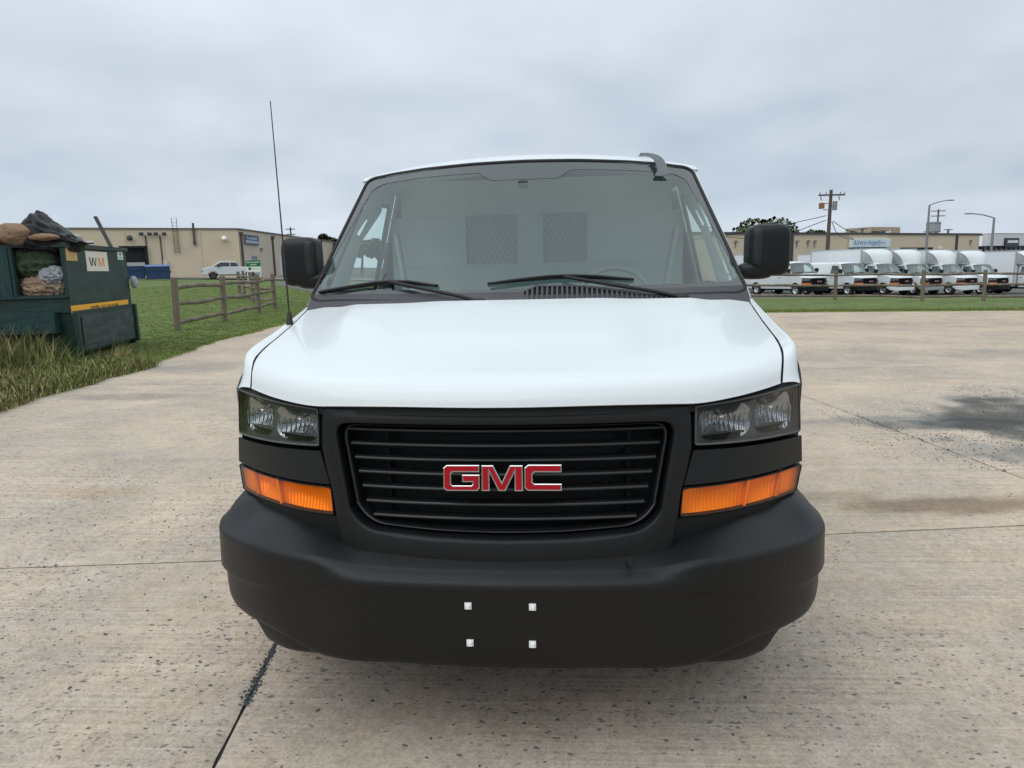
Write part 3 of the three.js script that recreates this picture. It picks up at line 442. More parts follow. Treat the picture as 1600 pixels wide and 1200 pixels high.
  const yEdge = (x) => lerp(0.624, 0.650, sstep(0.43, 0.60, x)) - 0.012 * sstep(0.75, 1.04, x), yLow = (x) => lerp(0.584, 0.503, sstep(0.35, 1.02, x)), yBot = (x) => lerp(lerp(0.333, 0.320, sstep(0.3, 0.55, x)), 0.363, sstep(0.56, 0.80, x)) + 0.008 * sstep(0.95, 1.05, x) + 0.08 * sstep(1.055, 1.076, x) , yBack = (x) => lerp(0.668, 0.738, sstep(0.45, 0.85, x));
  part('bumper', swept((t, x = 0) => {
    const ye = yEdge(x), yl = yLow(x), yb = yBot(x), dep = lerp(0.125, 0.15, sstep(0.4, 0.6, x)) - 0.05 * sstep(0.9, 1.03, x), rec = lerp(0.035, 0.012, sstep(0.43, 0.60, x)), g = 0.012 * sstep(0.42, 0.66, x);
    return [[dep + 0.03, yBack(x) - 0.004], [dep, yBack(x)], [lerp(dep, rec, 0.5), lerp(yBack(x), ye + 0.014, 0.55)], [rec + 0.010, ye + 0.008], [rec + 0.002, ye + 0.004], [rec - 0.005, ye - 0.003], [lerp(rec, 0.004, 0.8) - 0.002, ye - 0.014], [0.002, lerp(ye, yl, 0.62)], [0, yl + 0.004], [0.001 + g * 0.4, yl - 0.002], [0.003 + g, yl - 0.008], [0.004 + g, yl - 0.03], [0.004 + g, lerp(yl, yb, 0.6)], [0.007 + g, yb + 0.022], [0.013 + g, yb + 0.006], [0.026 + g, yb], [0.16, yb + 0.01]];
  }, 0, 1, 120), M.black);
  part('air_dam', swept((t, x = 0) => {
    const e = sstep(0.6, 0.9, x), yd = lerp(lerp(0.333, 0.318, sstep(0.3, 0.52, x)), 0.291, sstep(0.55, 0.78, x)) + 0.06 * sstep(0.83, 0.915, x), ins = 0.028 + 0.016 * e;
    return [[ins + 0.03, 0.38], [ins, 0.372], [ins + 0.002, lerp(0.372, yd, 0.7)], [ins + 0.006, yd + 0.008], [ins + 0.014, yd], [ins + 0.10, yd + 0.01]];
  }, 0, 0.592, 90), M.blackSoft);
  for (const [x, y] of [[-0.0935, 0.5375], [0.0935, 0.5375], [-0.0915, 0.4215], [0.0915, 0.4215]]) part('plate_bolt', merge([box(0.0135, 0.0125, 0.012, x, y, 0.0005, 0.002), box(0.02, 0.02, 0.004, x, y, -0.0045)]), M.bolt);
  part('tow_slot', box(0.012, 0.004, 0.05, 0.375, 0.654, -0.062, 0.0015), M.dark);

  // --- windshield
  const wsOut = roundPoly(mirrorX([[0, 2.006], [0.25, 2.003], [0.5, 1.993], [0.68, 1.979], [0.812, 1.961, 0.03], [0.93, 1.57], [0.985, 1.372, 0.02], [0.6, 1.372], [0, 1.375]]));
  const wsIn = roundPoly(mirrorX([[0, 1.912], [0.16, 1.912], [0.22, 1.956], [0.52, 1.948], [0.735, 1.930, 0.05], [0.775, 1.90], [0.958, 1.45], [0.93, 1.42, 0.04], [0.5, 1.416], [0, 1.414]]));
  const halfW = (y) => lerp(0.986, 0.812, clamp((y - 1.37) / 0.592));
  part('windshield', grid((u, v) => { const t = (u * 2 - 1), yt = 2.006 - 0.045 * t * t, y = lerp(1.372, yt, v); return onGlass(t * halfW(lerp(1.372, 1.962, v)), y, 0); }, 24, 14, { out: FRONT }), M.glass);
  part('windshield_border', loopRing(wsOut, wsIn, 0, 1.68, [[0, -0.002], [0.5, -0.002], [1, -0.002]], onGlass, [], 260), M.frit);
  part('windshield_seal', (() => { const n = 120, pts = []; for (let i = 0; i < n; i++) { const a = i / n * 2 * Math.PI; const p = castRay(wsOut, 0, 1.68, Math.atan2(0.45 * Math.sin(a), Math.cos(a))); pts.push(new THREE.Vector3(...onGlass(p[0], p[1], -0.002))); } return new THREE.TubeGeometry(new THREE.CatmullRomCurve3(pts, true, 'centripetal'), 260, 0.0085, 6, true); })(), M.seal);
  part('cowl', grid((u, v) => { const x = lerp(-0.985, 0.985, u), he1 = lerp(0.965, 1.25, (x / 0.982) ** 2) - 0.05; return v < 0.5 ? [x, lerp(1.325, 1.362 - 0.012 * (x / 0.98) ** 2, v * 2), -lerp(he1, wsD(x, 1.37) - 0.03, v * 2)] : [x, lerp(1.362 - 0.012 * (x / 0.98) ** 2, 1.402, v * 2 - 1), -lerp(wsD(x, 1.37) - 0.03, wsD(x, 1.402) - 0.004, v * 2 - 1)]; }, 40, 8, { out: [0, 1, 0.6] }), M.cowl);
  { // vent grille on the driver's side of the cowl
    const ribs = [], top = (x) => 1.418 - 0.052 * sstep(0.15, 0.64, x) ** 1.2 - 0.02 * sstep(0.06, 0.02, x);
    for (let i = 0; i < 30; i++) { const x = 0.035 + i * 0.0205; ribs.push(bar(onGlass(x, 1.352, -0.020), onGlass(x, top(x), -0.018), 0.0085, 0.008)); }
    const v = part('cowl_vent', grid((u, w) => { const x = lerp(0.022, 0.645, u); return onGlass(x, lerp(1.35, top(x) + 0.002, w), -0.010); }, 30, 3, { out: FRONT }), M.dark);
    part('vent_rib', merge(ribs), M.cowl, v);
    part('vent_frame', tube([...Array(14)].map((_, i) => { const x = lerp(0.022, 0.65, i / 13); return onGlass(x, top(x) + 0.004, -0.016); }), 0.006, 40), M.cowl, v);
  }
  const wipers = [[[-0.163, 1.366], [-0.333, 1.408], [-0.579, 1.455], [-0.943, 1.412], [-0.351, 1.433]], [[0.678, 1.362], [0.396, 1.420], [0.183, 1.461], [-0.135, 1.438], [0.479, 1.441]]];
  for (const [pv, md, tip, b0, b1] of wipers) {
    const g = (p, o) => onGlass(p[0], p[1], o), w = part('wiper', merge([tube([g(pv, -0.022), g([(pv[0] + md[0]) / 2, (pv[1] + md[1]) / 2 + 0.004], -0.040), g(md, -0.042), g(tip, -0.034)], 0.0085, 20), superball(...g(pv, -0.022), 0.03, 0.016, 0.022, 0.8, 12, 8)]), M.seal);
    const cv = curve([[0, b0[0], b0[1]], [0.5, tip[0], lerp((b0[1] + b1[1]) / 2, tip[1], 0.72)], [1, b1[0], b1[1]]]), at = (t, o) => { const p = cv(t); return onGlass(p[0], p[1], o); };
    part('wiper_blade', merge([tube([0, 0.25, 0.5, 0.75, 1].map((t) => at(t, -0.010)), 0.0065, 24), tube([0.02, 0.2, 0.4, 0.5].map((t) => { const p = cv(t); return onGlass(p[0], p[1] + 0.010 * Math.sin(Math.PI * t), -0.026); }), 0.006, 16), tube([0.5, 0.7, 0.85, 0.98].map((t) => { const p = cv(t); return onGlass(p[0], p[1] + 0.010 * Math.sin(Math.PI * t), -0.026); }), 0.006, 16)]), M.seal, w);
  }

  // --- cab pillars, doors, sides, roof
  const roofY = (x, d) => { const d0 = wsD(x, 2.006 - 0.045 * (x / 0.812) ** 2); return 2.003 - 0.045 * (x / 0.812) ** 2 + 0.014 * sstep(-0.008, 0.012, d - d0) + 0.085 * (1 - (1 - clamp((d - d0) / 0.85)) ** 3.2) * (1 - 0.25 * (x / 0.84) ** 4); };
  const roofFn = (d0fn, d1) => (u, v) => { const t0 = u * 2 - 1, sk = clamp((Math.abs(t0) - 0.95) / 0.05), t = Math.sign(t0) * Math.min(1, Math.abs(t0) / 0.95), x = 0.840 * Math.sin(t * Math.PI / 2 * 0.97) / Math.sin(Math.PI / 2 * 0.97), d0 = d0fn(x), d = lerp(d0, d1, v < 0.5 ? v * v * 2 : lerp(0.5, 1, (v - 0.5) * 2)), edge = sstep(0.74, 0.84, Math.abs(x)); const ry = roofY(x, d) - 0.055 * edge * edge * sstep(0.25, 0.75, d - (d0 < 2 ? d0 : 1.7)); return [x + Math.sign(t) * 0.006 * sk, lerp(ry, Math.min(ry, 1.953), sk), -d]; };
  part('cab_roof', grid(roofFn((x) => wsD(x, 2.006 - 0.045 * (x / 0.812) ** 2) - 0.006, 2.42), 80, 34, { out: [0, 1, 0] }), M.paint);
  part('cargo_roof', grid(roofFn(() => 2.42, LONG), 80, 10, { out: [0, 1, 0] }), M.paint);
  for (const s of [-1, 1]) {
    part('windshield_pillar', grid((u, v) => { const y0 = lerp(1.350, 1.966, v), a = [halfW(y0) + 0.006, y0, wsD(halfW(y0), y0) + 0.002], d = lerp(1.335, 1.80, v), b = [sideX(y0, d), y0, d], r = 0.012 * Math.sin(Math.PI * u); return [s * (lerp(a[0], b[0], u) + r), y0, -lerp(a[2], b[2], u)]; }, 6, 14, { out: [s, 0, 0.5] }), M.paint);
    part('pillar_trim', grid((u, v) => { const y0 = lerp(1.350, 1.960, v), a = [halfW(y0) - 0.012, wsD(halfW(y0), y0) + 0.018], d = lerp(1.40, 1.84, v), b = [sideX(y0, d) - 0.02, d]; return [s * lerp(a[0], b[0], u), y0, -lerp(a[1], b[1], u)]; }, 4, 10, { out: [-s, 0, 0] }), M.bulk);
    const win = [[1.475, 1.395], [1.83, 1.865], [2.32, 1.875], [2.345, 1.395]];
    const door = part('door', merge([sideSheet([[1.318, 0.46], [2.415, 0.46], [2.415, 1.965], [1.812, 1.965], [1.345, 1.38], [1.318, 1.225]], s, [win])]), M.paint);
    part('window', sideSheet(win, s, [], 0.012, 0.3), M.sideGlass, door);
    part('window_seal', (() => { const L = [...win, win[0]], q = []; for (let i = 0; i < 4; i++) for (let k = 0; k < 6; k++) { const y = lerp(L[i][1], L[i + 1][1], k / 6), d = lerp(L[i][0], L[i + 1][0], k / 6); q.push(new THREE.Vector3(s * (sideX(y, d) + 0.001), y, -d)); } return new THREE.TubeGeometry(new THREE.CatmullRomCurve3(q, true, 'centripetal'), 60, 0.011, 5, true); })(), M.seal, door);
    part('grab_handle_panel', sideSheet([[1.36, 1.38], [1.66, 1.38], [1.70, 1.52], [1.76, 1.655], [1.99, 1.80], [2.03, 1.83], [2.0, 1.87], [2.2, 1.945], [1.80, 1.955], [1.60, 1.70]], s, [[[1.655, 1.690], [1.70, 1.680], [1.795, 1.765], [1.77, 1.768]]], 0.045, 0.12), M.interior, van);
    part('door_handle', box(0.03, 0.035, 0.15, s * 1.005, 1.12, -2.25, 0.012), M.black, door);
    part('door_trim', sideSheet([[1.36, 0.6], [2.40, 0.6], [2.40, 1.37], [1.36, 1.37]], s, [], 0.06, 0.4), M.interiorDark, door);
    part('body_side', sideSheet([[2.424, 0.45], ...arc(REAR_AXLE, 0.40, 0.44, Math.PI * 0.97, 0.03, 16), [LONG, 0.45], [LONG, 1.972], [2.424, 1.972]], s), M.paint);
    part('rub_strip', box(0.012, 0.05, 1.9, s * 1.0, 0.72, -3.36, 0.004), M.paint);
  }
  part('rear_doors', merge([box(1.92, 1.60, 0.03, 0, 1.20, -LONG)]), M.paint);
  part('rear_bumper', box(1.95, 0.16, 0.14, 0, 0.50, -(LONG + 0.06), 0.03), M.black);
  part('chassis', merge([box(1.5, 0.16, 4.6, 0, 0.42, -3.2), box(0.9, 0.35, 0.5, 0, 0.62, -0.75), box(1.86, 0.03, 5.0, 0, 0.51, -3.1), box(1.3, 0.10, 0.12, 0, 0.36, -FRONT_AXLE)]), M.dark);

  // --- inside the cab
  const bulk = part('cab_partition', merge([box(1.80, 0.95, 0.02, 0, 1.05, -2.50), box(0.47, 0.30, 0.02, -0.665, 1.675, -2.50), box(0.58, 0.30, 0.02, 0.61, 1.675, -2.50), box(0.16, 0.30, 0.02, -0.03, 1.675, -2.50), box(1.66, 0.21, 0.02, 0, 1.931, -2.50), box(1.6, 0.6, 0.02, 0, 1.72, -2.535)]), M.bulk);
  part('partition_rail', box(1.78, 0.20, 0.03, 0, 1.428, -2.47), M.interior, bulk);
  for (const [x0, x1] of [[-0.43, -0.11], [0.05, 0.32]]) { const b = [], y0 = 1.53, y1 = 1.824; for (let k = -8; k < 24; k++) for (const sg of [1, -1]) { const a = sg > 0 ? x0 + k * 0.034 : x1 - k * 0.034, e = a + sg * (y1 - y0) * 0.6, t0 = clamp(((sg > 0 ? x0 : x1) - a) / (e - a)), t1 = clamp(((sg > 0 ? x1 : x0) - a) / (e - a)); if (t1 - t0 > 0.02) b.push(bar([lerp(a, e, t0), lerp(y0, y1, t0), -2.50], [lerp(a, e, t1), lerp(y0, y1, t1), -2.50], 0.005, 0.004)); } part('mesh_screen', merge(b), M.meshBar, bulk); }
  part('dashboard', grid((u, v) => { const x = lerp(-0.93, 0.93, u), r = curve([[0, 1.10, 1.34], [0.45, 1.36, 1.385], [0.75, 1.50, 1.375], [0.85, 1.55, 1.34], [1, 1.56, 0.95]])(v); return [x, r[1] - 0.02 * (x / 0.93) ** 2, -(r[0] + 0.2 * (x / 0.93) ** 2 * (1 - v))]; }, 20, 16, { out: [0, 1, -0.4] }), M.interiorDark);
  part('cab_floor', box(1.84, 0.02, 1.5, 0, 0.60, -1.85), M.interiorDark);
  part('headliner', grid((u, v) => { const x = lerp(-0.832, 0.832, u), d = lerp(wsD(x, 1.98) + 0.015, 2.49, v); return [x, roofY(x, d) - 0.035 - 0.05 * Math.abs(x / 0.832) ** 8, -d]; }, 14, 8, { out: [0, -1, 0] }), M.interior);
  { const sw = new THREE.TorusGeometry(0.185, 0.014, 8, 40); sw.rotateX(-0.55); sw.translate(0.44, 1.33, -1.72); part('steering_wheel', merge([sw, rod([0.44, 1.31, -1.70], [0.44, 1.2, -1.52], 0.03), box(0.34, 0.03, 0.04, 0.44, 1.33, -1.72)]), M.wheelGrey); }
  for (const s of [-1, 1]) part('seat', merge([box(0.52, 0.16, 0.5, s * 0.45, 0.98, -1.98, 0.06), box(0.50, 0.40, 0.16, s * 0.45, 1.14, -2.30, 0.06)]), M.interior);
  for (const s of [-1, 1]) part('seat_belt', tube([[s * 0.84, 1.72, -2.36], [s * 0.80, 1.55, -2.30], [s * 0.76, 1.35, -2.24]], 0.018, 10), M.interiorDark);
  part('rear_view_sensor', merge([box(0.05, 0.035, 0.03, -0.005, 1.888, -(wsD(0, 1.888) + 0.02), 0.01)]), M.seal);

  // --- mirrors, wheels
  for (const s of [-1, 1]) {
    const R = s > 0 ? [1.112, 0.094] : [1.080, 0.088];
    const m = part('door_mirror', superball(s * R[0], 1.553, -1.46, R[1], 0.117, 0.075, 0.42, 40, 26), M.blackSoft);
    part('mirror_arm', superball(s * (R[0] - 0.055), 1.462, -1.44, 0.085, 0.040, 0.05, 0.75, 24, 16), M.blackSoft, m);
    part('mirror_glass', box(R[1] * 1.7, 0.2, 0.004, s * R[0], 1.553, -1.5345, 0), M.chrome, m);
    part('mirror_bezel', superball(s * (R[0] - 0.058), 1.565, -1.405, 0.022, 0.085, 0.03, 0.5, 16, 12), M.seal, m);
    wheel(van, s, FRONT_AXLE); wheel(van, s, REAR_AXLE);
  }
  return van;
}
const PSI = Math.atan(0.086);
const van = buildVan('white cargo van seen head-on in the foreground, black bumper and red grille letters', [-0.05, 0, -1.84], -PSI);
{ // only on this van: the whip antenna and the torn trim strip hanging from the roof edge
  const a = mesh('antenna', rod([-0.985, 1.315, -1.02], [-1.105, 2.255, -1.28], 0.0042, 0.0022, 8), M.seal, van);
  mesh('antenna_base', rod([-0.983, 1.285, -1.012], [-0.987, 1.335, -1.025], 0.016, 0.008, 12), M.seal, a);
  const flap = grid((u, v) => { const c = curve([[0, 0.556, 2.036, 1.715], [0.25, 0.598, 2.030, 1.690], [0.5, 0.636, 2.010, 1.668], [0.72, 0.655, 1.972, 1.645], [0.88, 0.658, 1.943, 1.625], [1, 0.657, 1.924, 1.612]])(v); const w = lerp(0.006, 0.034, sstep(0.05, 0.8, v)) + 0.016 * sstep(0.82, 0.95, v); return [c[0] + (u - 0.5) * w * 1.4, c[1] - 0.006 * Math.sin(u * Math.PI) + (u - 0.5) * 0.012, -(c[2] + (u - 0.5) * w * 0.5)]; }, 8, 24, { out: [0, 0.4, 1], th: 0.004 });
  mesh('torn_trim', flap, M.rubber, van, 'grey rubber trim strip torn loose at the top corner of the windshield');
}
// ---------------------------------------------------------------- left side: skip with rubbish, fence, tan building, pickup, bins
function crumple(seed, a, b, c, amp = 0.22, freq = 2.2, detail = 24, sharp = true) {
  const r = rng(seed), ox = r() * 90, oy = r() * 90;
  const f = (x, y, z) => { let s = 0, w = 1, k = freq; for (let i = 0; i < 4; i++) { const n = noise3(x * k + ox, y * k + oy, z * k + ox) * 2 - 1; s += w * (sharp ? 1 - 2.2 * Math.abs(n) : n); w *= 0.5; k *= 2.1; } return s; };
  return grid((u, v) => { const t = u * 6.28318, p = (v - 0.5) * Math.PI, x = Math.cos(p) * Math.cos(t), y = Math.sin(p), z = Math.cos(p) * Math.sin(t), q = 1 + amp * f(x, y, z); return [a * x * q, b * y * q, c * z * q]; }, detail * 2, detail, { perU: true });
}
const at = (g, x, y, z, ry = 0, rx = 0, rz = 0) => { g.rotateX(rx); g.rotateZ(rz); g.rotateY(ry); g.translate(x, y, z); return g; };
const SK = { pos: [-7.12, terr(-7.12, -11.2), -11.2], turn: 0.183 };
const skipWorld = (x, y, z) => { const c = Math.cos(SK.turn), s = Math.sin(SK.turn); return [SK.pos[0] + x * c + z * s, SK.pos[1] + y, SK.pos[2] - x * s + z * c]; };
{
  const green = std(0.011, 0.052, 0.037, 0.55, { map: rustTex }), greenTop = std(0.030, 0.060, 0.054, 0.6, { map: rustTex });
  const t = thing('dumpster', 'dark green steel dumpster overflowing with rubbish, standing in tall weeds', 'dumpster', SK.pos, SK.turn);
  const W = 1.85, L = 2.76, H = 1.87, op = [0.06, 0.735, 1.09, 1.84]; // opening on the near side: from, to (leftwards), bottom, top
  const wallT = 0.012;
  mesh('side_wall', merge([box(op[0], H - 0.8, 0.05, -op[0] / 2, 0.8 + (H - 0.8) / 2, -0.025), box(W - op[1], 1.05, 0.03, -(W + op[1]) / 2, 1.30, -0.015), box(op[1] - op[0], op[2] - 0.8, 0.03, -(op[0] + op[1]) / 2, 0.8 + (op[2] - 0.8) / 2, -0.015), box(W, 0.66, 0.03, -W / 2, 0.47, -0.05)]), green, t);
  mesh('front_wall', merge([box(0.03, H - 0.78, L - 0.05, -0.015, 0.78 + (H - 0.78) / 2, -L / 2 - 0.025), box(0.03, 0.64, L - 0.08, 0.03, 0.46, -L / 2), box(0.06, 0.05, L, 0.015, 0.795, -L / 2)]), green, t);
  mesh('lower_panel', box(0.02, 0.56, L - 0.42, 0.055, 0.44, -L / 2 + 0.02, 0.006), std(0.055, 0.085, 0.078, 0.65, { map: rustTex }), t);
  for (const z of [-0.02, -L + 0.02]) mesh('corner_post', box(0.07, 0.74, 0.10, 0.05, 0.44, z, 0.01), green, t);
  mesh('back_walls', merge([box(0.03, H, L, -W + 0.015, H / 2, -L / 2), box(W, H, 0.03, -W / 2, H / 2, -L + 0.015), box(W, 0.03, L, -W / 2, 0.12, -L / 2)]), green, t);
  mesh('rim', merge([box(W + 0.06, 0.075, 0.07, -W / 2, H + 0.005, -0.01, 0.012), box(0.08, 0.075, L + 0.04, 0.0, H + 0.005, -L / 2, 0.012), box(0.08, 0.075, L, -W, H + 0.005, -L / 2, 0.012), box(W, 0.075, 0.08, -W / 2, H + 0.005, -L, 0.012)]), greenTop, t);
  mesh('sliding_door', merge([box(0.42, 0.80, 0.02, -0.96, 1.45, 0.012, 0.004), box(0.03, 0.80, 0.04, -0.82, 1.45, 0.02), box(0.03, 0.80, 0.04, -1.02, 1.45, 0.02), box(1.4, 0.03, 0.05, -0.72, 1.055, 0.012)]), std(0.012, 0.06, 0.062, 0.5, { map: rustTex }), t);
  mesh('lifting_pocket', (() => { const g = merge([box(0.92, 0.035, 0.20, -0.65, 0.80, 0.09), box(0.92, 0.30, 0.02, -0.65, 0.64, 0.185), box(0.92, 0.02, 0.2, -0.65, 0.49, 0.09), box(0.015, 0.33, 0.2, -0.20, 0.645, 0.09)]); return g; })(), std(0.013, 0.065, 0.062, 0.5, { map: rustTex }), t);
  const strokes = (c, x, y, w, h, n, seed, col) => { const r = rng(seed); c.fillStyle = col; let p = x; for (let k = 0; k < n; k++) { const ww = w / n * (0.45 + 0.5 * r()); c.fillRect(p, y + h * 0.3 * r(), ww, h * (0.5 + 0.4 * r())); p += w / n; } };
  const panel = (name, s0, s1, y0, y1, texm, label, dx = 0.004) => { const g = box(0.006, y1 - y0, s1 - s0, dx, (y0 + y1) / 2, -(s0 + s1) / 2); const m = std(1, 1, 1, 0.5, { map: texm }); const o = mesh(name, g, m, t, label); return o; };
  const y0 = SK.pos[1];
  panel('logo_plate', 0.80, 1.76, 1.62 - y0, 1.965 - y0, canvasTex(512, 300, (c, w, h) => { c.fillStyle = '#ddd5c8'; c.fillRect(0, 0, w, h); c.font = 'bold 190px sans-serif'; c.textBaseline = 'middle'; c.save(); c.translate(60, 160); c.scale(1.05, 0.95); c.fillStyle = '#16382c'; c.fillText('W', 0, 0); c.fillStyle = '#16382c'; c.fillText('W', 0, 0); c.save(); c.beginPath(); c.rect(128, -90, 100, 180); c.clip(); c.fillStyle = '#3f7d33'; c.fillText('W', 0, 0); c.restore(); c.fillStyle = '#d5852c'; c.fillText('M', 186, 0); c.restore(); }), 'pale plate with green and orange letters');
  panel('warning_sticker', 0.05, 0.46, 1.79 - y0, 2.015 - y0, canvasTex(256, 160, (c, w, h) => { c.fillStyle = '#cdae6a'; c.fillRect(0, 0, w, h); strokes(c, 20, 18, 210, 26, 12, 3, '#7a5a2c'); for (let k = 0; k < 5; k++) strokes(c, 20, 56 + k * 19, 150 + 14 * (k % 3), 9, 22, 4 + k, '#a07a3c'); }), 'yellow printed sticker');
  panel('recycling_sticker', 2.28, 2.57, 1.84 - y0, 1.99 - y0, canvasTex(128, 96, (c, w, h) => { c.fillStyle = '#c9d6cc'; c.fillRect(0, 0, w, h); c.fillStyle = '#1f4a3a'; c.beginPath(); c.moveTo(30, 20); c.lineTo(98, 20); c.lineTo(64, 52); c.fill(); strokes(c, 20, 62, 90, 18, 8, 9, '#1f4a3a'); }), 'small white and green sticker');
  panel('yellow_stripe', -0.02, 2.55, 0.935 - y0, 1.065 - y0, canvasTex(1024, 64, (c, w, h) => { c.fillStyle = '#f0ac18'; c.fillRect(0, 0, w, h); strokes(c, 300, 18, 170, 30, 9, 21, '#4a3c14'); strokes(c, 490, 18, 90, 30, 5, 22, '#4a3c14'); strokes(c, 595, 18, 215, 30, 12, 23, '#4a3c14'); }), 'yellow reflective stripe with small print', 0.008);
  // the rubbish: each bag or sheet a thing
  const bagMat = (r, g, b, ro = 0.5) => std(r, g, b, ro, { bumpMap: grainTex, bumpScale: 0.01 });
  const put = (name, label, cat, geo, mat, x, y, z, turn = 0) => { const [X, Y, Z] = skipWorld(x, y, z), m = mesh(name, geo, mat); m.position.set(X, Y, Z); m.rotation.y = SK.turn + turn; tag(m, label, cat, 'rubbish in the dumpster'); };
  const tent = crumple(31, 0.52, 0.27, 0.42, 0.11, 3.0, 60); { const p = tent.attributes.position; for (let i = 0; i < p.count; i++) { const x = p.getX(i), y = p.getY(i); if (y > -0.1) { const pk = Math.max(0, 1 - Math.abs((x + 0.08) / (x < -0.08 ? 0.42 : 0.62))); p.setY(i, -0.1 + (y + 0.1) * (0.25 + 1.15 * pk)); } } tent.computeVertexNormals(); }
  put('rubbish_bag', 'glossy black rubbish bag heaped highest on the green dumpster', 'bag', tent, bagMat(0.012, 0.013, 0.015, 0.3), -0.38, 1.99, -0.36);
  const paper = crumple(32, 0.27, 0.17, 0.16, 0.12, 1.5, 28, false); put('paper_sack', 'round brown paper sack lying over the dumpster rim', 'bag', paper, bagMat(0.40, 0.25, 0.16, 0.85), -0.66, 2.06, 0.04);
  const tail = crumple(33, 0.26, 0.062, 0.12, 0.12, 1.6, 22, false); put('brown_paper', 'flat folded end of brown paper in front of the black bag', 'paper', tail, bagMat(0.42, 0.25, 0.16, 0.85), -0.28, 2.00, 0.03);
  put('red_carton', 'red carton at the left end of the heaped rubbish', 'carton', at(crumple(34, 0.11, 0.07, 0.1, 0.06, 1.2, 14), 0, 0, 0), bagMat(0.48, 0.035, 0.03, 0.5), -0.88, 1.97, 0.0);
  put('white_sheet', 'white plastic sheet beside the red carton on the dumpster', 'sheet', crumple(35, 0.32, 0.13, 0.25, 0.14, 1.6, 20), bagMat(0.7, 0.72, 0.76, 0.5), -1.12, 1.98, -0.30);
  put('clear_bag', 'pale grey bag behind the black bag on the dumpster', 'bag', crumple(36, 0.30, 0.22, 0.28, 0.12, 1.8, 22), bagMat(0.45, 0.47, 0.47, 0.4), -0.42, 1.95, -1.0);
  put('white_board', 'white board lying on the rim behind the bags', 'board', at(box(0.42, 0.03, 0.5, 0, 0, 0, 0.008), 0, 0, 0, 0.3, 0, 0.12), M.white, -0.24, 1.95, -1.3);
  put('dark_plank', 'thin dark plank sticking up out of the dumpster', 'plank', bar([-0.22, 0.42, -0.1], [0.06, -0.15, 0.1], 0.06, 0.03), std(0.05, 0.05, 0.055, 0.8), 0.02, 2.05, -1.9);
  put('green_bag', 'dull green sack in the upper part of the dumpster opening', 'bag', crumple(37, 0.36, 0.30, 0.22, 0.08, 2.8, 44), bagMat(0.055, 0.085, 0.045, 0.8), -0.53, 1.62, -0.25);
  put('black_sack', 'black sack at the right of the dumpster opening', 'bag', crumple(38, 0.17, 0.26, 0.16, 0.14, 1.8, 22), bagMat(0.010, 0.010, 0.012, 0.4), -0.27, 1.60, -0.30);
  put('white_bag', 'whitish plastic bag in the middle of the dumpster opening', 'bag', crumple(39, 0.21, 0.15, 0.14, 0.11, 3.2, 40), bagMat(0.55, 0.57, 0.62, 0.45), -0.25, 1.40, -0.14);
  put('brown_sack', 'crumpled brown paper sack at the bottom of the dumpster opening', 'bag', crumple(40, 0.30, 0.19, 0.17, 0.10, 3.0, 44), bagMat(0.46, 0.32, 0.22, 0.85), -0.46, 1.22, -0.19);
  put('cream_sack', 'cream paper sack at the bottom right of the dumpster opening', 'bag', crumple(41, 0.13, 0.17, 0.14, 0.10, 3.0, 36), bagMat(0.45, 0.38, 0.27, 0.85), -0.20, 1.22, -0.19);
  put('hanging_bag', 'white plastic bag caught on the far end of the dumpster', 'bag', crumple(42, 0.065, 0.11, 0.06, 0.12, 2.6, 24), bagMat(0.72, 0.76, 0.82, 0.4), 0.06, 1.24, -2.86);
}
// split rail fences: [x, z] of the posts
function splitFence(label, group, posts, h, rails, seed) {
  const r = rng(seed), t = thing('rail_fence', label, 'fence', [posts[0][0], terr(...posts[0]), posts[0][1]], 0, group), y00 = t.position.y;
  const P = posts.map(([x, z]) => [x - posts[0][0], terr(x, z) - y00, z - posts[0][1]]);
  P.forEach((p, i) => { if (posts[i][2] === 'none') return; const g = box(0.13, h + 0.25, 0.12, 0, (h - 0.25) / 2, 0, 0.022); const q = g.attributes.position; for (let k = 0; k < q.count; k++) q.setX(k, q.getX(k) + 0.012 * Math.sin(q.getY(k) * 5 + i)); g.rotateY(r() * 0.5 - 0.25); g.rotateZ((r() - 0.5) * 0.05); g.translate(...p); mesh('post', g, M.wood, t); });
  for (let i = 0; i + 1 < P.length; i++) rails.forEach((y) => {
    const a = P[i], b = P[i + 1], s = (r() - 0.5) * 0.09, e = (r() - 0.5) * 0.09, len = Math.hypot(b[0] - a[0], b[2] - a[2]), mid = (r() - 0.5) * 0.05;
    const c = curve([[0, a[0], a[1] + y + s, a[2]], [0.5, (a[0] + b[0]) / 2, (a[1] + b[1]) / 2 + y + mid, (a[2] + b[2]) / 2], [1, b[0], b[1] + y + e, b[2]]]), k = r() * 9;
    mesh('rail', grid((u, v) => { const p = c(u), w = 0.055 * (0.75 + 0.25 * Math.sin(Math.PI * clamp(u * 1.0, 0.05, 0.95))) * (0.85 + 0.3 * noise3(u * len * 2 + k, v * 3 % 3, k)), an = v * 6.28318, dx = (b[2] - a[2]) / len, dz = -(b[0] - a[0]) / len; return [p[0] + dx * Math.cos(an) * w * 0.7, p[1] + Math.sin(an) * w, p[2] + dz * Math.cos(an) * w * 0.7]; }, 12, 8, { perV: true, uvs: [3, 0.4] }), M.wood, t);
  });
  return t;
}
splitFence('weathered split rail fence across the lawn behind the dumpster', 'split rail fences', [[-7.95, -16.4], [-8.06, -19.4], [-8.35, -22.9], [-8.75, -25.6], [-9.4, -27.6]], 1.28, [1.06, 0.65, 0.23], 3);
splitFence('grey split rail fence turning away below the green and white sign', 'split rail fences', [[-9.4, -27.6], [-11.0, -29.6], [-12.5, -32.0], [-14.0, -36.5]], 1.28, [1.06, 0.65, 0.23], 8);
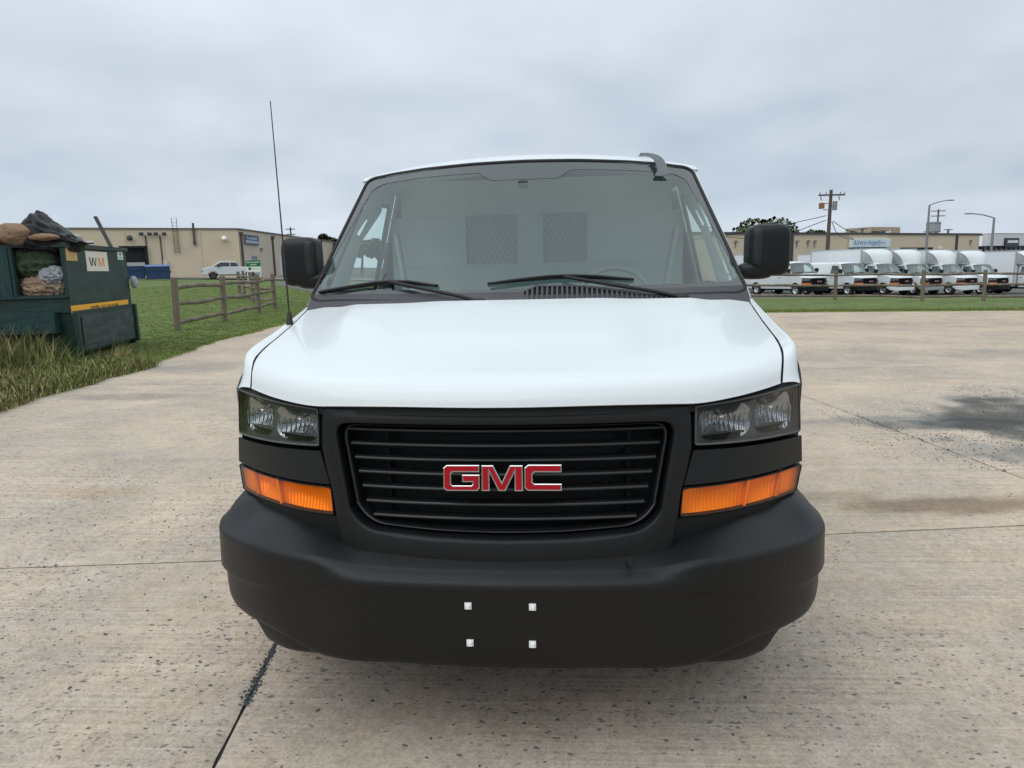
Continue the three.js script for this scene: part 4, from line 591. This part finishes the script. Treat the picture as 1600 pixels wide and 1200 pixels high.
splitFence('grey split rail fence along the verge in front of the parked vans', 'split rail fences', [[9.6, -31.2, 'none'], [15.0, -31.8], [17.35, -29.0], [20.15, -29.3], [26, -28.6]], 1.34, [1.16, 0.70, 0.22], 5);

// tan building: a face towards the lot and an end running away from it
const B = [-32.7, -85], BL = unit([-13.6, 0, 6.6]), BR = unit([0.7, 0, -33]);
const wallPt = (dir, s, y, off = 0) => { const n = dir === BL ? [-BL[2] * -1, 0, BL[0] * -1] : [1, 0, 0]; const nn = dir === BL ? unit([6.6, 0, 13.6]) : unit([33, 0, 0.7]); return [B[0] + dir[0] * s + nn[0] * off, y, B[1] + dir[2] * s + nn[2] * off]; };
const wallBox = (dir, s0, s1, y0, y1, off, depth) => { const g = box(s1 - s0, y1 - y0, depth, 0, 0, 0), c = wallPt(dir, (s0 + s1) / 2, (y0 + y1) / 2, off); g.rotateY(Math.atan2(-dir[2], dir[0])); g.translate(...c); return g; };
{
  const t = thing('warehouse', 'long tan warehouse behind the lawn on the left', 'building'), y0 = 0.3, TOP = 6.9;
  const panelsL = [0, 4.2, 8.1, 12, 17.5, 23, 28.5, 34, 39.5, 45, 51]; for (let i = 0; i + 1 < panelsL.length; i++) mesh('wall_panel', wallBox(BL, panelsL[i] + 0.012, panelsL[i + 1] - 0.012, y0, TOP, -0.15, 0.3), M.wall, t);
  for (let s = 0; s < 42; s += 5.9) mesh('wall_panel', wallBox(BR, s + (s ? 0.012 : 0.31), s + 5.888, y0, TOP - 0.012, -0.15, 0.3), M.wallPale, t);
  mesh('wall_core', (() => { const pts = [wallPt(BL, 0.35, 0, -0.35), wallPt(BL, 51, 0, -0.35), wallPt(BL, 51, 0, -40), wallPt(BR, 42, 0, -0.35)]; const s = new THREE.Shape(pts.map((p) => new THREE.Vector2(p[0], -p[2]))); const g = new THREE.ExtrudeGeometry(s, { depth: TOP - 0.5, bevelEnabled: false }); g.rotateX(-Math.PI / 2); g.translate(0, 0.3, 0); return g; })(), M.brownTrim, t);
  mesh('roof_edge', merge([wallBox(BL, -0.1, 51, TOP, TOP + 0.14, -0.1, 0.5), wallBox(BR, 0.3, 42, TOP, TOP + 0.14, -0.1, 0.5)]), std(0.16, 0.14, 0.12, 0.7), t);
  for (const s of [0.4, 11.0, 22, 33]) mesh('downspout', merge([wallBox(BR, s, s + 0.42, 1.2, 6.45, 0.08, 0.16), wallBox(BR, s - 0.1, s + 0.52, 6.2, 6.6, 0.14, 0.28)]), M.brownTrim, t);
  mesh('roof_ladder', merge([...[6.62, 7.12].map((s) => wallBox(BL, s - 0.03, s + 0.03, 4.1, 8.2, 0.18, 0.06)), ...Array.from({ length: 11 }, (_, k) => wallBox(BL, 6.6, 7.14, 4.3 + k * 0.33, 4.34 + k * 0.33, 0.18, 0.04))]), M.brownTrim, t);
  mesh('vent_pipe', merge([wallBox(BL, 4.78, 5.03, 5.2, 7.6, 0.16, 0.22), wallBox(BL, 4.74, 5.07, 5.1, 5.5, 0.2, 0.3)]), M.brownTrim, t);
  const lamp = mesh('wall_lamp', at(new THREE.SphereGeometry(0.3, 16, 10), ...wallPt(BL, 1.65, 5.8, 0.25)), std(0.9, 0.9, 0.88, 0.4), t);
  for (const s of [8.5, 10.0]) { mesh('conduit', wallBox(BL, s - 0.07, s + 0.07, 2.6, 6.2, 0.07, 0.1), M.brownTrim, t); mesh('flood_lights', merge([-0.45, 0.4].map((d) => at(superball(0, 0, 0, 0.24, 0.2, 0.2, 0.7, 12, 8), ...wallPt(BL, s + d, 6.35, 0.35)))), M.roofTrim, t); }
  mesh('flood_light', at(superball(0, 0, 0, 0.3, 0.3, 0.2, 0.7, 12, 8), ...wallPt(BL, 11.6, 5.9, 0.3)), M.roofTrim, t);
  mesh('loading_door', wallBox(BL, 10.15, 12.6, 1.7, 4.75, 0.01, 0.08), M.dark, t); mesh('dock_bumper', merge([wallBox(BL, 9.98, 10.25, 1.6, 4.85, 0.2, 0.4), wallBox(BL, 9.98, 12.8, 4.75, 5.0, 0.2, 0.4)]), M.dark, t);
  mesh('utility_box', wallBox(BL, 8.0, 8.45, 2.25, 3.3, 0.12, 0.24), std(0.55, 0.53, 0.48, 0.7), t);
  const door = mesh('door', wallBox(BR, 3.35, 5.35, 1.4, 3.9, 0.02, 0.08), std(0.42, 0.47, 0.50, 0.6), t); mesh('door_glass', wallBox(BR, 3.5, 5.2, 2.9, 3.8, 0.07, 0.03), std(0.14, 0.17, 0.19, 0.3), door);
  mesh('roller_door', wallBox(BR, 13.4, 15.6, 1.3, 3.95, 0.02, 0.08), std(0.62, 0.63, 0.62, 0.6), t);
  mesh('roof_vent', merge([rod(wallPt(BR, 6, 6.9, -3), wallPt(BR, 6, 7.35, -3), 0.2), box(1.5, 0.12, 0.9, ...wallPt(BR, 6, 7.35, -3))]), M.steelGrey, t);
  mesh('wall_light', wallBox(BR, 6.6, 7.0, 4.5, 4.9, 0.12, 0.25), M.steelGrey, t);
  const sg = thing('shop_sign', 'blue and white sign board high on the end wall of the tan warehouse', 'sign');
  const tx = canvasTex(512, 340, (c, w, h) => { c.fillStyle = '#2c4257'; c.fillRect(0, 0, w, h); c.fillStyle = '#c9d4df'; c.font = 'bold 128px sans-serif'; c.textAlign = 'center'; c.textBaseline = 'middle'; c.save(); c.translate(256, 112); c.scale(0.86, 1.1); c.fillText('CLASSIC', 0, 0); c.restore(); c.fillStyle = '#bcc6d6'; c.fillRect(20, 205, 472, 96); const r = rng(8); c.fillStyle = '#3a5068'; for (let k = 0; k < 17; k++) c.fillRect(44 + k * 25, 232, 10 + 8 * r(), 44); });
  const sgeo = wallBox(BR, 1.45, 5.95, 5.2, 6.38, 0.12, 0.14); mesh('sign_board', sgeo, M.steelGrey, sg);
  const face = new THREE.PlaneGeometry(4.4, 1.1); face.rotateY(Math.PI / 2 - 0.0212); face.translate(...wallPt(BR, 3.7, 5.79, 0.195)); mesh('sign_face', face, std(1, 1, 1, 0.6, { map: tx }), sg);
}
// two blue bins by the loading door
{
  const blue = std(0.012, 0.06, 0.17, 0.5, { map: rustTex });
  const make = (label, x, z, turn, lid) => { const t = thing('blue_dumpster', label, 'dumpster', [x, terr(x, z), z], turn, 'blue dumpsters by the loading door'); const w = 2.0, d = 1.5;
    const g = extrude([[-w / 2, 0.1], [w / 2, 0.1], [w / 2 + 0.04, 1.25], [-w / 2 - 0.04, 1.25]], d, 0.02); g.translate(0, 0, -d / 2); mesh('bin_body', g, blue, t);
    mesh('bin_lid', grid((u, v) => [lerp(-w / 2 - 0.08, w / 2 + 0.08, u), 1.28 + (lid ? 0.36 * v : 0.18 * Math.sin(v * Math.PI)), lerp(d / 2 + 0.05, -d / 2 - 0.05, v)], 6, 6, { out: [0, 1, 0], th: 0.04 }), lid ? std(0.10, 0.10, 0.11, 0.5) : std(0.03, 0.10, 0.26, 0.45), t);
    mesh('lifting_pocket', merge([-1, 1].map((s) => box(0.12, 0.2, 1.2, s * (w / 2 + 0.05), 0.75, 0))), blue, t); mesh('front_seam', box(w, 0.05, 0.05, 0, 0.9, d / 2 + 0.03), blue, t); };
  make('blue dumpster with a dark grey sloping lid beside the black loading door', -35.7, -66.0, 0.45, true); make('blue dumpster with a lighter blue lid, right of the grey-lidded one', -33.6, -66.6, 0.45, false);
}
{ // yellow post
  const t = thing('bollard', 'yellow post standing before the tan warehouse wall', 'bollard', [-39.9, terr(-39.9, -79.5), -79.5]); mesh('post', rod([0, 0, 0], [0, 1.15, 0], 0.12), std(0.55, 0.40, 0.08, 0.6), t); mesh('cap', superball(0, 1.15, 0, 0.12, 0.06, 0.12, 1, 12, 8), std(0.55, 0.40, 0.08, 0.6), t);
}
{ // white pickup, facing left
  const t = thing('pickup_truck', 'white crew cab pickup truck parked beside the tan warehouse', 'pickup', [-30.35, terr(-30.35, -76.2), -76.2], Math.PI + 0.42);
  const body = [[-2.9, 0.62], [-2.9, 1.28], [-0.75, 1.30], [-0.7, 1.33], [-0.42, 1.86], [1.12, 1.90], [1.38, 1.82], [2.02, 1.36], [2.85, 1.24], [2.95, 1.1], [2.95, 0.52], [2.5, 0.5]];
  const prof = [...arc(1.95, 0.42, 0.50, 0.1, Math.PI - 0.1), [1.35, 0.48], [-1.3, 0.48], ...arc(-1.75, 0.42, 0.50, 0.1, Math.PI - 0.1), [-2.4, 0.6]];
  const g = extrude([...prof, ...body], 1.86, 0.05); g.translate(0, 0, -0.93); mesh('body', g, M.paint, t);
  for (const s of [-1, 1]) { const wd = (p) => { const q = extrude(p, 0.02); q.translate(0, 0, s > 0 ? 0.972 : -0.992); return q; };
    mesh('side_window', wd([[0.25, 1.36], [0.25, 1.78], [1.1, 1.80], [1.82, 1.38]]), M.winDark, t); mesh('side_window', wd([[-0.62, 1.36], [-0.38, 1.76], [0.16, 1.78], [0.16, 1.36]]), M.winDark, t);
    mesh('rear_quarter_window', wd([[-0.66, 1.40], [-0.46, 1.74], [-0.44, 1.40]]), M.winDark, t); mesh('sill', box(2.2, 0.10, 0.06, 0.05, 0.45, s * 0.98), M.dark, t); mesh('door_mirror', superball(1.35, 1.42, s * 1.08, 0.09, 0.11, 0.14, 0.6, 12, 8), M.dark, t);
    for (const x of [1.95, -1.75]) { const ty = new THREE.CylinderGeometry(0.41, 0.41, 0.26, 24); ty.rotateX(Math.PI / 2); ty.translate(x, 0.41, s * 0.87); const w = mesh('wheel', ty, M.tyre, t); const ri = new THREE.CylinderGeometry(0.25, 0.23, 0.03, 16); ri.rotateX(Math.PI / 2); ri.translate(x, 0.41, s * 1.0); mesh('rim', ri, std(0.05, 0.05, 0.055, 0.4), w); }
    mesh('headlight', box(0.12, 0.16, 0.35, 2.93, 1.08, s * 0.7, 0.03), M.chrome, t); mesh('tail_light', box(0.06, 0.3, 0.12, -2.91, 1.08, s * 0.84, 0.02), std(0.3, 0.02, 0.02, 0.3), t); }
  mesh('windshield', grid((u, v) => [lerp(2.0, 1.40, v), lerp(1.40, 1.83, v), lerp(-0.82, 0.82, u)], 2, 2, { out: [1, 1, 0], th: 0.01 }), M.winDark, t); mesh('grille', box(0.05, 0.35, 1.1, 2.975, 0.98, 0, 0.02), M.dark, t); mesh('bumper', box(0.16, 0.2, 1.84, 2.98, 0.62, 0, 0.05), M.chrome, t); mesh('rear_bumper', box(0.16, 0.16, 1.84, -3.0, 0.62, 0, 0.05), M.chrome, t);
  mesh('underbody', box(4.8, 0.2, 1.5, 0, 0.52, 0), M.dark, t);
}
{ // green and white sign on posts
  const x = -25.7, z = -70, y = terr(x, z), t = thing('notice_sign', 'green and white notice board on posts behind the rail fence', 'sign', [x, y, z], 0.25);
  for (const s of [-0.62, 0.62]) mesh('post', box(0.1, 2.0, 0.1, s, 1.0, -0.06), M.white, t);
  const tx = canvasTex(256, 210, (c, w, h) => { c.fillStyle = '#dfe4df'; c.fillRect(0, 0, w, h); c.fillStyle = '#14633a'; c.fillRect(0, 0, w, 112); c.fillStyle = '#cfe0d4'; const r = rng(4); for (let k = 0; k < 9; k++) { c.fillRect(22 + k * 24, 26, 14 + 6 * r(), 20); if (k > 1 && k < 7) c.fillRect(22 + k * 24, 70, 14 + 6 * r(), 18); } c.fillStyle = '#1d4a30'; c.beginPath(); c.arc(62, 150, 26, 0, 7); c.fill(); c.fillStyle = '#8a96a0'; for (let k = 0; k < 5; k++) c.fillRect(110 + k * 24, 150, 16, 14); });
  mesh('board', box(1.42, 1.16, 0.05, 0, 1.02 + 0.42, 0), M.white, t); const f = new THREE.PlaneGeometry(1.40, 1.14); f.translate(0, 1.44, 0.03); mesh('board_face', f, std(1, 1, 1, 0.6, { map: tx }), t);
}
// ---------------------------------------------------------------- right side: row of vans, tan building, showroom, poles, trees
const ROW = 0.36;
function parked(src, label, group, u, d, extra) { // wheel contact point u, d -> origin of the vehicle
  const c = Math.cos(ROW), s = Math.sin(ROW), K = 0.9, x = u * K + 0.98 * c + FRONT_AXLE * s, z = -d * K - 0.98 * s + FRONT_AXLE * c, o = src.clone();
  o.name = numbered(src.name.replace(/_\d+$/, '')); o.position.set(x, terr(u * K, -d * K), z); o.rotation.y = ROW; o.userData = { ...src.userData }; tag(o, label, null, group); scene.add(o); return o;
}
const fleetSource = van.clone(); fleetSource.remove(...fleetSource.children.filter((c) => ['antenna', 'torn_trim', 'tow_slot', 'hood_underside', 'seat_belt'].includes(c.name) || c.name === 'plate_bolt')); fleetSource.name = 'cargo_van';
parked(fleetSource, 'white parked cargo van half hidden behind the black door mirror', 'white vans parked in a row', 19.0, 46);
parked(fleetSource, 'white parked cargo van beside the left post of the verge fence', 'white vans parked in a row', 23.2, 47.5);
// cutaway box truck: the front of the van with a tall box behind and a wind fairing over the cab
const truck = new THREE.Group(); truck.name = 'box_truck'; tag(truck, null, 'box truck');
fleetSource.children.forEach((c) => { if (!['cargo_roof', 'body_side', 'rear_doors', 'rear_bumper', 'rub_strip'].includes(c.name)) truck.add(c.clone()); });
mesh('cargo_box', box(2.30, 2.42, 4.3, 0, 1.76, -4.75, 0.03), M.boxWhite, truck);
mesh('box_rail', merge([box(2.34, 0.07, 4.34, 0, 2.97, -4.75, 0.01), box(2.34, 0.10, 4.34, 0, 0.56, -4.75, 0.01), ...[-1, 1].flatMap((s) => [box(0.05, 2.2, 0.06, s * 1.16, 1.86, -2.62), box(0.05, 2.2, 0.06, s * 1.16, 1.86, -6.88)])]), M.boxGrey, truck);
mesh('wind_fairing', grid((u, v) => { const p = curve([[0, 1.72, 2.06], [0.2, 1.80, 2.30], [0.45, 1.98, 2.62], [0.7, 2.25, 2.86], [1, 2.62, 2.96]])(v), w = lerp(0.80, 1.12, sstep(0, 0.8, v)); const t = u * 2 - 1; return [t * w, p[1] - 0.10 * Math.abs(t) ** 4, -(p[0] + 0.22 * t * t * (1 - v))]; }, 20, 16, { out: [0, 0.4, 1] }), M.paint, truck);
for (const s of [-1, 1]) mesh('fairing_side', (() => { const g = grid((u, v) => { const p = curve([[0, 1.94, 2.03], [0.2, 2.0, 2.25], [0.45, 2.15, 2.54], [0.7, 2.36, 2.78], [1, 2.62, 2.88]])(v), w = lerp(0.80, 1.12, sstep(0, 0.8, v)); return [s * lerp(w, 1.1, u * 0.9), p[1] - u * (p[1] - 2.04) * 0.999, -lerp(p[0], 2.60, u)]; }, 8, 12, { out: [s, 0, 0] }); return g; })(), M.boxGrey, truck);
mesh('cab_back', box(1.75, 1.3, 0.05, 0, 1.35, -2.44), M.paint, truck);
[['white box truck left of centre in the row, next to the second cargo van', 26.2, 48.5], ['white box truck second from the left among the box trucks', 28.9, 49.5], ['white box truck behind the middle fence post on the verge', 32.1, 50.5], ['white box truck behind the right fence post on the verge', 35.1, 51.5], ['white box truck cut off by the right edge of the picture', 40.3, 52.5], ['white box truck in the second row, just right of the door mirror', 22.0, 57.5], ['white box truck in the second row, above the second cargo van', 28.2, 56.0]].forEach(([l, u, d]) => parked(truck, l, 'white box trucks parked in a row', u, d).traverse((m) => { if ((m.name === 'bumper' || m.name === 'air_dam') && [26.2, 28.9, 32.1].includes(u)) m.material = u === 28.9 ? M.rim : M.white; }));

const RB = [28.7, -91], RD = unit([51.4, 0, -28]), RN = [-RD[2] * -1, 0, RD[0]].map((x, i) => (i === 0 ? RD[2] : i === 2 ? RD[0] * 1 : 0));
const rn = unit([-28, 0, -51.4]).map((x) => -x), rot = Math.atan2(-RD[2], RD[0]);
const rPt = (s, y, off) => [RB[0] + RD[0] * s + rn[0] * off * 1, y, RB[1] + RD[2] * s + rn[2] * off * 1];
const rBox = (s0, s1, y0, y1, off, depth, r = 0) => { const g = box(s1 - s0, y1 - y0, depth, 0, 0, 0, r); g.rotateY(rot); g.translate(...rPt((s0 + s1) / 2, (y0 + y1) / 2, off)); return g; };
{
  const t = thing('supply_building', 'long tan flat roofed supply building behind the parked vans', 'building'), TOP = 5.2, y0 = -3;
  const cuts = [-22, -11, 0, 12, 24, 33.6, 46, 51.7, 58.8];
  for (let i = 0; i + 1 < cuts.length; i++) mesh('wall_panel', rBox(cuts[i] + 0.015, cuts[i + 1] - 0.015, y0, TOP, -0.15, 0.3), M.wall, t);
  mesh('wall_core', rBox(-21.9, 58.7, y0, TOP - 0.3, -15.4, 30), M.brownTrim, t);
  mesh('roof_edge', rBox(-22.2, 59, TOP, TOP + 0.24, -0.1, 0.6), M.roofTrim, t);
  mesh('garage_opening', rBox(36.8, 45.4, 0.2, 3.2, 0.01, 0.1), M.dark, t);
  mesh('roller_door', rBox(24.8, 32.6, 0.2, 3.15, 0.02, 0.1), std(0.42, 0.42, 0.40, 0.7), t); mesh('door_head', rBox(24.6, 32.9, 3.05, 3.3, 0.1, 0.2), M.dark, t);
  for (const s of [51.9, 11.9]) mesh('downspout', rBox(s - 0.22, s + 0.22, -1, 5.1, 0.1, 0.2), M.roofTrim, t);
  mesh('wall_lamp', at(superball(0, 0, 0, 0.42, 0.42, 0.3, 1, 14, 10), ...rPt(46.9, 2.95, 0.3)), std(0.55, 0.50, 0.42, 0.5), t);
  for (const s of [1.1, 12.9, 15.2, 16.6, 56]) mesh('wall_light', merge([rBox(s - 0.16, s + 0.16, 4.05, 4.35, 0.2, 0.3), rBox(s - 0.04, s + 0.04, 3.4, 4.1, 0.1, 0.1)]), M.steelGrey, t);
  const v = mesh('roof_unit', rBox(43.5, 51.5, 5.44, 7.0, -12, 5), std(0.42, 0.34, 0.24, 0.8), t); mesh('roof_unit_opening', rBox(47.2, 48.6, 5.6, 6.4, -9.45, 0.2), M.white, v); mesh('roof_unit_shade', rBox(43.4, 47, 6.0, 6.3, -9.4, 0.25), M.brownTrim, v);
  for (const [s, h] of [[30.5, 0.55], [33, 0.9], [38.5, 0.6], [50.5, 0.5], [56.5, 0.9]]) mesh('roof_vent', merge([rBox(s - 0.12, s + 0.12, 5.2, 5.4 + h, -4, 0.24), rBox(s - 0.7, s + 0.7, 5.4 + h - 0.08, 5.4 + h + 0.06, -4, 0.8)]), M.steelGrey, t);
  const sg = thing('shop_sign', 'pale blue shop sign with dark blue italic lettering on the supply building', 'sign'); mesh('sign_box', rBox(24.1, 33.4, 3.28, 4.55, 0.3, 0.5, 0.05), M.white, sg);
  const tx = canvasTex(1024, 150, (c, w, h) => { c.fillStyle = '#cfdde6'; c.fillRect(0, 0, w, h); c.fillStyle = '#2c5590'; c.textBaseline = 'middle'; c.textAlign = 'left'; c.font = 'italic bold 104px serif'; c.save(); c.translate(30, 66); c.transform(1, 0, -0.15, 1, 0, 0); c.fillText('Aireco Supply', 0, 0); c.font = 'bold 60px serif'; c.fillText(', Inc.', 720, 8); c.restore(); c.fillStyle = '#7f9db8'; const r = rng(6); for (let k = 0; k < 34; k++) c.fillRect(60 + k * 26, 128, 8 + 12 * r(), 9); });
  const f = new THREE.PlaneGeometry(9.2, 1.2); f.rotateY(rot); f.translate(...rPt(28.75, 3.915, 0.555)); mesh('sign_face', f, std(1, 1, 1, 0.6, { map: tx }), sg);
}
{
  const t = thing('showroom', 'white and black car showroom with glass front at the right edge', 'building'), y0 = -3, o = 1.2;
  mesh('upper_wall', rBox(59.0, 72.2, 3.3, 5.25, o - 0.4, 0.8), std(0.66, 0.65, 0.68, 0.6), t); mesh('upper_wall', rBox(72.2, 92, 3.3, 4.9, o - 0.9, 0.8), std(0.03, 0.03, 0.035, 0.4), t);
  mesh('lower_wall', rBox(59.0, 92, y0, 3.3, o - 0.9, 0.5), std(0.02, 0.022, 0.026, 0.3), t); mesh('side_wall', rBox(59.0, 59.4, y0, 3.3, o - 6, 9.4), M.dark, t);
  for (let k = 0; k < 8; k++) { const s = 59.6 + k * 1.6; if (s > 70) break; mesh('window', rBox(s, s + 1.35, 0.2, 2.6, o - 0.6, 0.08), k === 4 || k === 5 ? std(0.40, 0.42, 0.42, 0.3) : M.winDark, t); }
  for (let k = 0; k < 9; k++) mesh('mullion', rBox(59.42 + k * 1.6, 59.56 + k * 1.6, 0.0, 3.2, o - 0.5, 0.14), M.steelGrey, t);
  mesh('entrance_frame', rBox(64.2, 68.7, 3.05, 4.6, o + 0.1, 0.3), std(0.02, 0.02, 0.024, 0.4), t); mesh('lettering_band', rBox(64.9, 68.2, 3.75, 4.2, o + 0.28, 0.08), M.white, t);
  mesh('roof_edge', rBox(66, 92, 5.25, 5.55, o - 4, 3), std(0.22, 0.18, 0.16, 0.7), t);
  const k = thing('roof_tank', 'grey round tank standing above the roof between the two buildings', 'tank'); mesh('tank_shell', at(new THREE.CylinderGeometry(1.15, 1.15, 1.9, 24), ...rPt(60.6, 7.0, -9)), std(0.30, 0.32, 0.33, 0.6), k); mesh('tank_hoop', merge([6.3, 7.7].map((y) => at(new THREE.TorusGeometry(1.17, 0.05, 6, 24), ...rPt(60.6, y, -9), 0, Math.PI / 2))), M.steelGrey, k); for (const s of [59.8, 61.4]) mesh('tank_leg', rBox(s - 0.1, s + 0.1, 4, 6.1, -9, 0.2), M.steelGrey, k);
}
// utility pole with crossarm and transformers, its wires, street lamps, far poles
{
  const x = 28.3, z = -62, y = terr(x, z), t = thing('utility_pole', 'brown utility pole with crossarm and transformer behind the vans', 'utility pole', [x, y, z]);
  mesh('pole', rod([0, 0, 0], [0.1, 7.6 - y, 0], 0.20, 0.13, 12), M.brownPole, t); mesh('crossarm', box(2.3, 0.13, 0.12, 0.12, 7.15 - y, 0.12), M.brownPole, t);
  for (const s of [-1.05, -0.5, 0.75, 1.1]) mesh('insulator', merge([rod([s + 0.12, 7.2 - y, 0.12], [s + 0.12, 7.42 - y, 0.12], 0.05, 0.035)]), M.steelGrey, t); for (const s of [-1.0, 0.6]) mesh('fuse_cutout', rod([s + 0.12, 7.05 - y, 0.18], [s + 0.16, 6.7 - y, 0.25], 0.05), M.steelGrey, t);
  mesh('switch_box', merge([box(0.40, 0.5, 0.35, -0.72, 6.25 - y, 0.1, 0.05), box(0.5, 0.06, 0.08, -0.3, 6.42 - y, 0.1), box(0.5, 0.06, 0.08, -0.3, 5.9 - y, 0.1)]), std(0.26, 0.12, 0.05, 0.7), t);
  mesh('transformer', merge([rod([0.42, 5.85 - y, 0.15], [0.42, 6.6 - y, 0.15], 0.2, 0.2, 14), box(0.2, 0.1, 0.1, 0.25, 6.2 - y, 0.1)]), M.steelGrey, t);
  const wires = [['power line sagging left from the utility pole, upper one', [[28.1, 5.4, -62], [24, 4.6, -63], [19, 3.9, -65], [6, 2.9, -72]]], ['power line running down left from the utility pole to the roof', [[28.1, 5.0, -62.1], [26.6, 3.9, -70], [25, 5.2, -91]]], ['power line sagging right from the utility pole', [[28.6, 4.85, -62], [33, 4.0, -70], [41, 3.9, -83], [47, 5.4, -100]]], ['second power line sagging right from the utility pole', [[28.7, 4.9, -62], [34, 4.4, -70], [44, 4.5, -84], [52, 5.9, -100]]]];
  wires.forEach(([l, p]) => tag(mesh('power_line', tube(p, 0.032, 40, 5), M.dark), l, 'power line', 'power lines'));
}
function streetLamp(label, x, z, top, armX) { const y = terr(x, z), t = thing('street_lamp', label, 'street lamp', [x, y, z], 0, 'street lamps beyond the buildings'), h = top - y; mesh('pole', rod([0, 0, 0], [0, h, 0], 0.20, 0.13, 10), M.steelGrey, t); mesh('arm', tube([[0, h, 0], [armX * 0.5, h + 0.42, 0], [armX, h + 0.62, 0]], 0.075, 16), M.steelGrey, t); mesh('lamp_head', superball(armX + Math.sign(armX) * 0.4, h + 0.62, 0, 0.5, 0.09, 0.16, 0.7, 14, 8), M.steelGrey, t); }
streetLamp('grey street lamp with its arm to the right, above the supply building roof', 59.9, -100, 8.9, 2.6); streetLamp('grey street lamp with its arm to the left, before the showroom', 62.7, -90.5, 6.4, -3.0);
function farPole(label, x, z, top, w) { const y = terr(x, z), t = thing('utility_pole', label, 'utility pole', [x, y, z], 0, 'far utility poles'); mesh('pole', rod([0, 0, 0], [0, top - y, 0], 0.22, 0.16), M.brownPole, t); for (const d of [0.4, 1.5]) mesh('crossarm', box(w, 0.18, 0.16, 0, top - d - y, 0), M.brownPole, t); }
farPole('far utility pole with two crossarms above the left roof end', -46.5, -150, 11.2, 1.9); farPole('far utility pole standing over the tan roof box on the right', 98, -160, 12.4, 3.2); farPole('far utility pole just right of the van windshield', 48, -165, 10.2, 3.0);
// trees: trunk, limbs and a crown of leaf clumps
function makeTree(name, label, x, z, h, w, seed, group, dark = 1) {
  const r = rng(seed), y = terr(x, z), t = thing(name, label, 'tree', [x, y, z], 0, group), leaves = [], limbs = [rod([0, 0, 0], [0.1 * w, h * 0.55, 0], 0.05 * h * 0.7, 0.03 * h * 0.7, 8)], P = [], N = [], I = [], UV = [];
  const lobes = Array.from({ length: 11 }, () => { const a = r() * 6.28, q = Math.sqrt(r()) * w * 0.36; return [Math.cos(a) * q, h * (0.48 + 0.38 * r()), Math.sin(a) * q, w * (0.13 + 0.13 * r())]; });
  lobes.forEach(([lx, ly, lz]) => limbs.push(rod([0.06 * w, h * 0.38, 0], [lx, ly, lz], 0.012 * h, 0.005 * h, 5)));
  for (let k = 0; k < 9000; k++) { const L = lobes[Math.floor(r() * lobes.length)], u = r() * 2 - 1, a = r() * 6.28, q = L[3] * (0.55 + 0.5 * r()), s = Math.sqrt(1 - u * u), px = L[0] + Math.cos(a) * s * q, py = L[1] + u * q * 0.8, pz = L[2] + Math.sin(a) * s * q, sz = h * (0.018 + 0.024 * r()), b = r() * 6.28, c = (r() - 0.3) * 1.8, n = P.length / 3, ex = [Math.cos(b), 0, Math.sin(b)], ey = [-Math.sin(b) * Math.sin(c), Math.cos(c), Math.cos(b) * Math.sin(c)]; for (const [i, j] of [[-1, 0], [0, -0.8], [1, 0], [0, 1]]) { P.push(px + (ex[0] * i + ey[0] * j) * sz, py + ey[1] * j * sz, pz + (ex[2] * i + ey[2] * j) * sz); N.push(Math.cos(a) * s * 0.6, 0.6 + u * 0.4, Math.sin(a) * s * 0.6); UV.push(0, 0); } I.push(n, n + 1, n + 2, n, n + 2, n + 3); }
  const g = new THREE.BufferGeometry(); g.setAttribute('position', new THREE.Float32BufferAttribute(P, 3)); g.setAttribute('normal', new THREE.Float32BufferAttribute(N, 3)); g.setAttribute('uv', new THREE.Float32BufferAttribute(UV, 2)); g.setIndex(I);
  mesh('trunk', merge(limbs), M.brownPole, t); mesh('crown', g, std(0.13 * dark, 0.165 * dark, 0.085 * dark, 0.85), t);
}
makeTree('leafy_tree', 'broad green tree behind the roof, above the right door mirror', 48.5, -128, 9.7, 16, 11, 'trees behind the supply building', 1); makeTree('leafy_tree', 'low green tree right of the broad one behind the roof', 57, -130, 8.2, 13, 12, 'trees behind the supply building', 1.1); makeTree('leafy_tree', 'small green tree left of the broad one behind the roof', 42.5, -126, 7.8, 9, 13, 'trees behind the supply building', 0.9);
[[-33.5, -130, 7.8, 4], [-30.5, -128, 7.0, 4], [-27.8, -131, 8.0, 4], [-24.5, -129, 7.0, 5]].forEach(([x, z, h, w], i) => makeTree('dark_tree', ['dark tree at the left of the row beside the windshield', 'second dark tree of the row beside the windshield', 'tall dark tree nearest the windshield pillar', 'dark tree standing behind the windshield pillar'][i], x, z, h, w, 40 + i, 'dark trees beyond the warehouse', 0.55));
renderer.render(scene, camera);
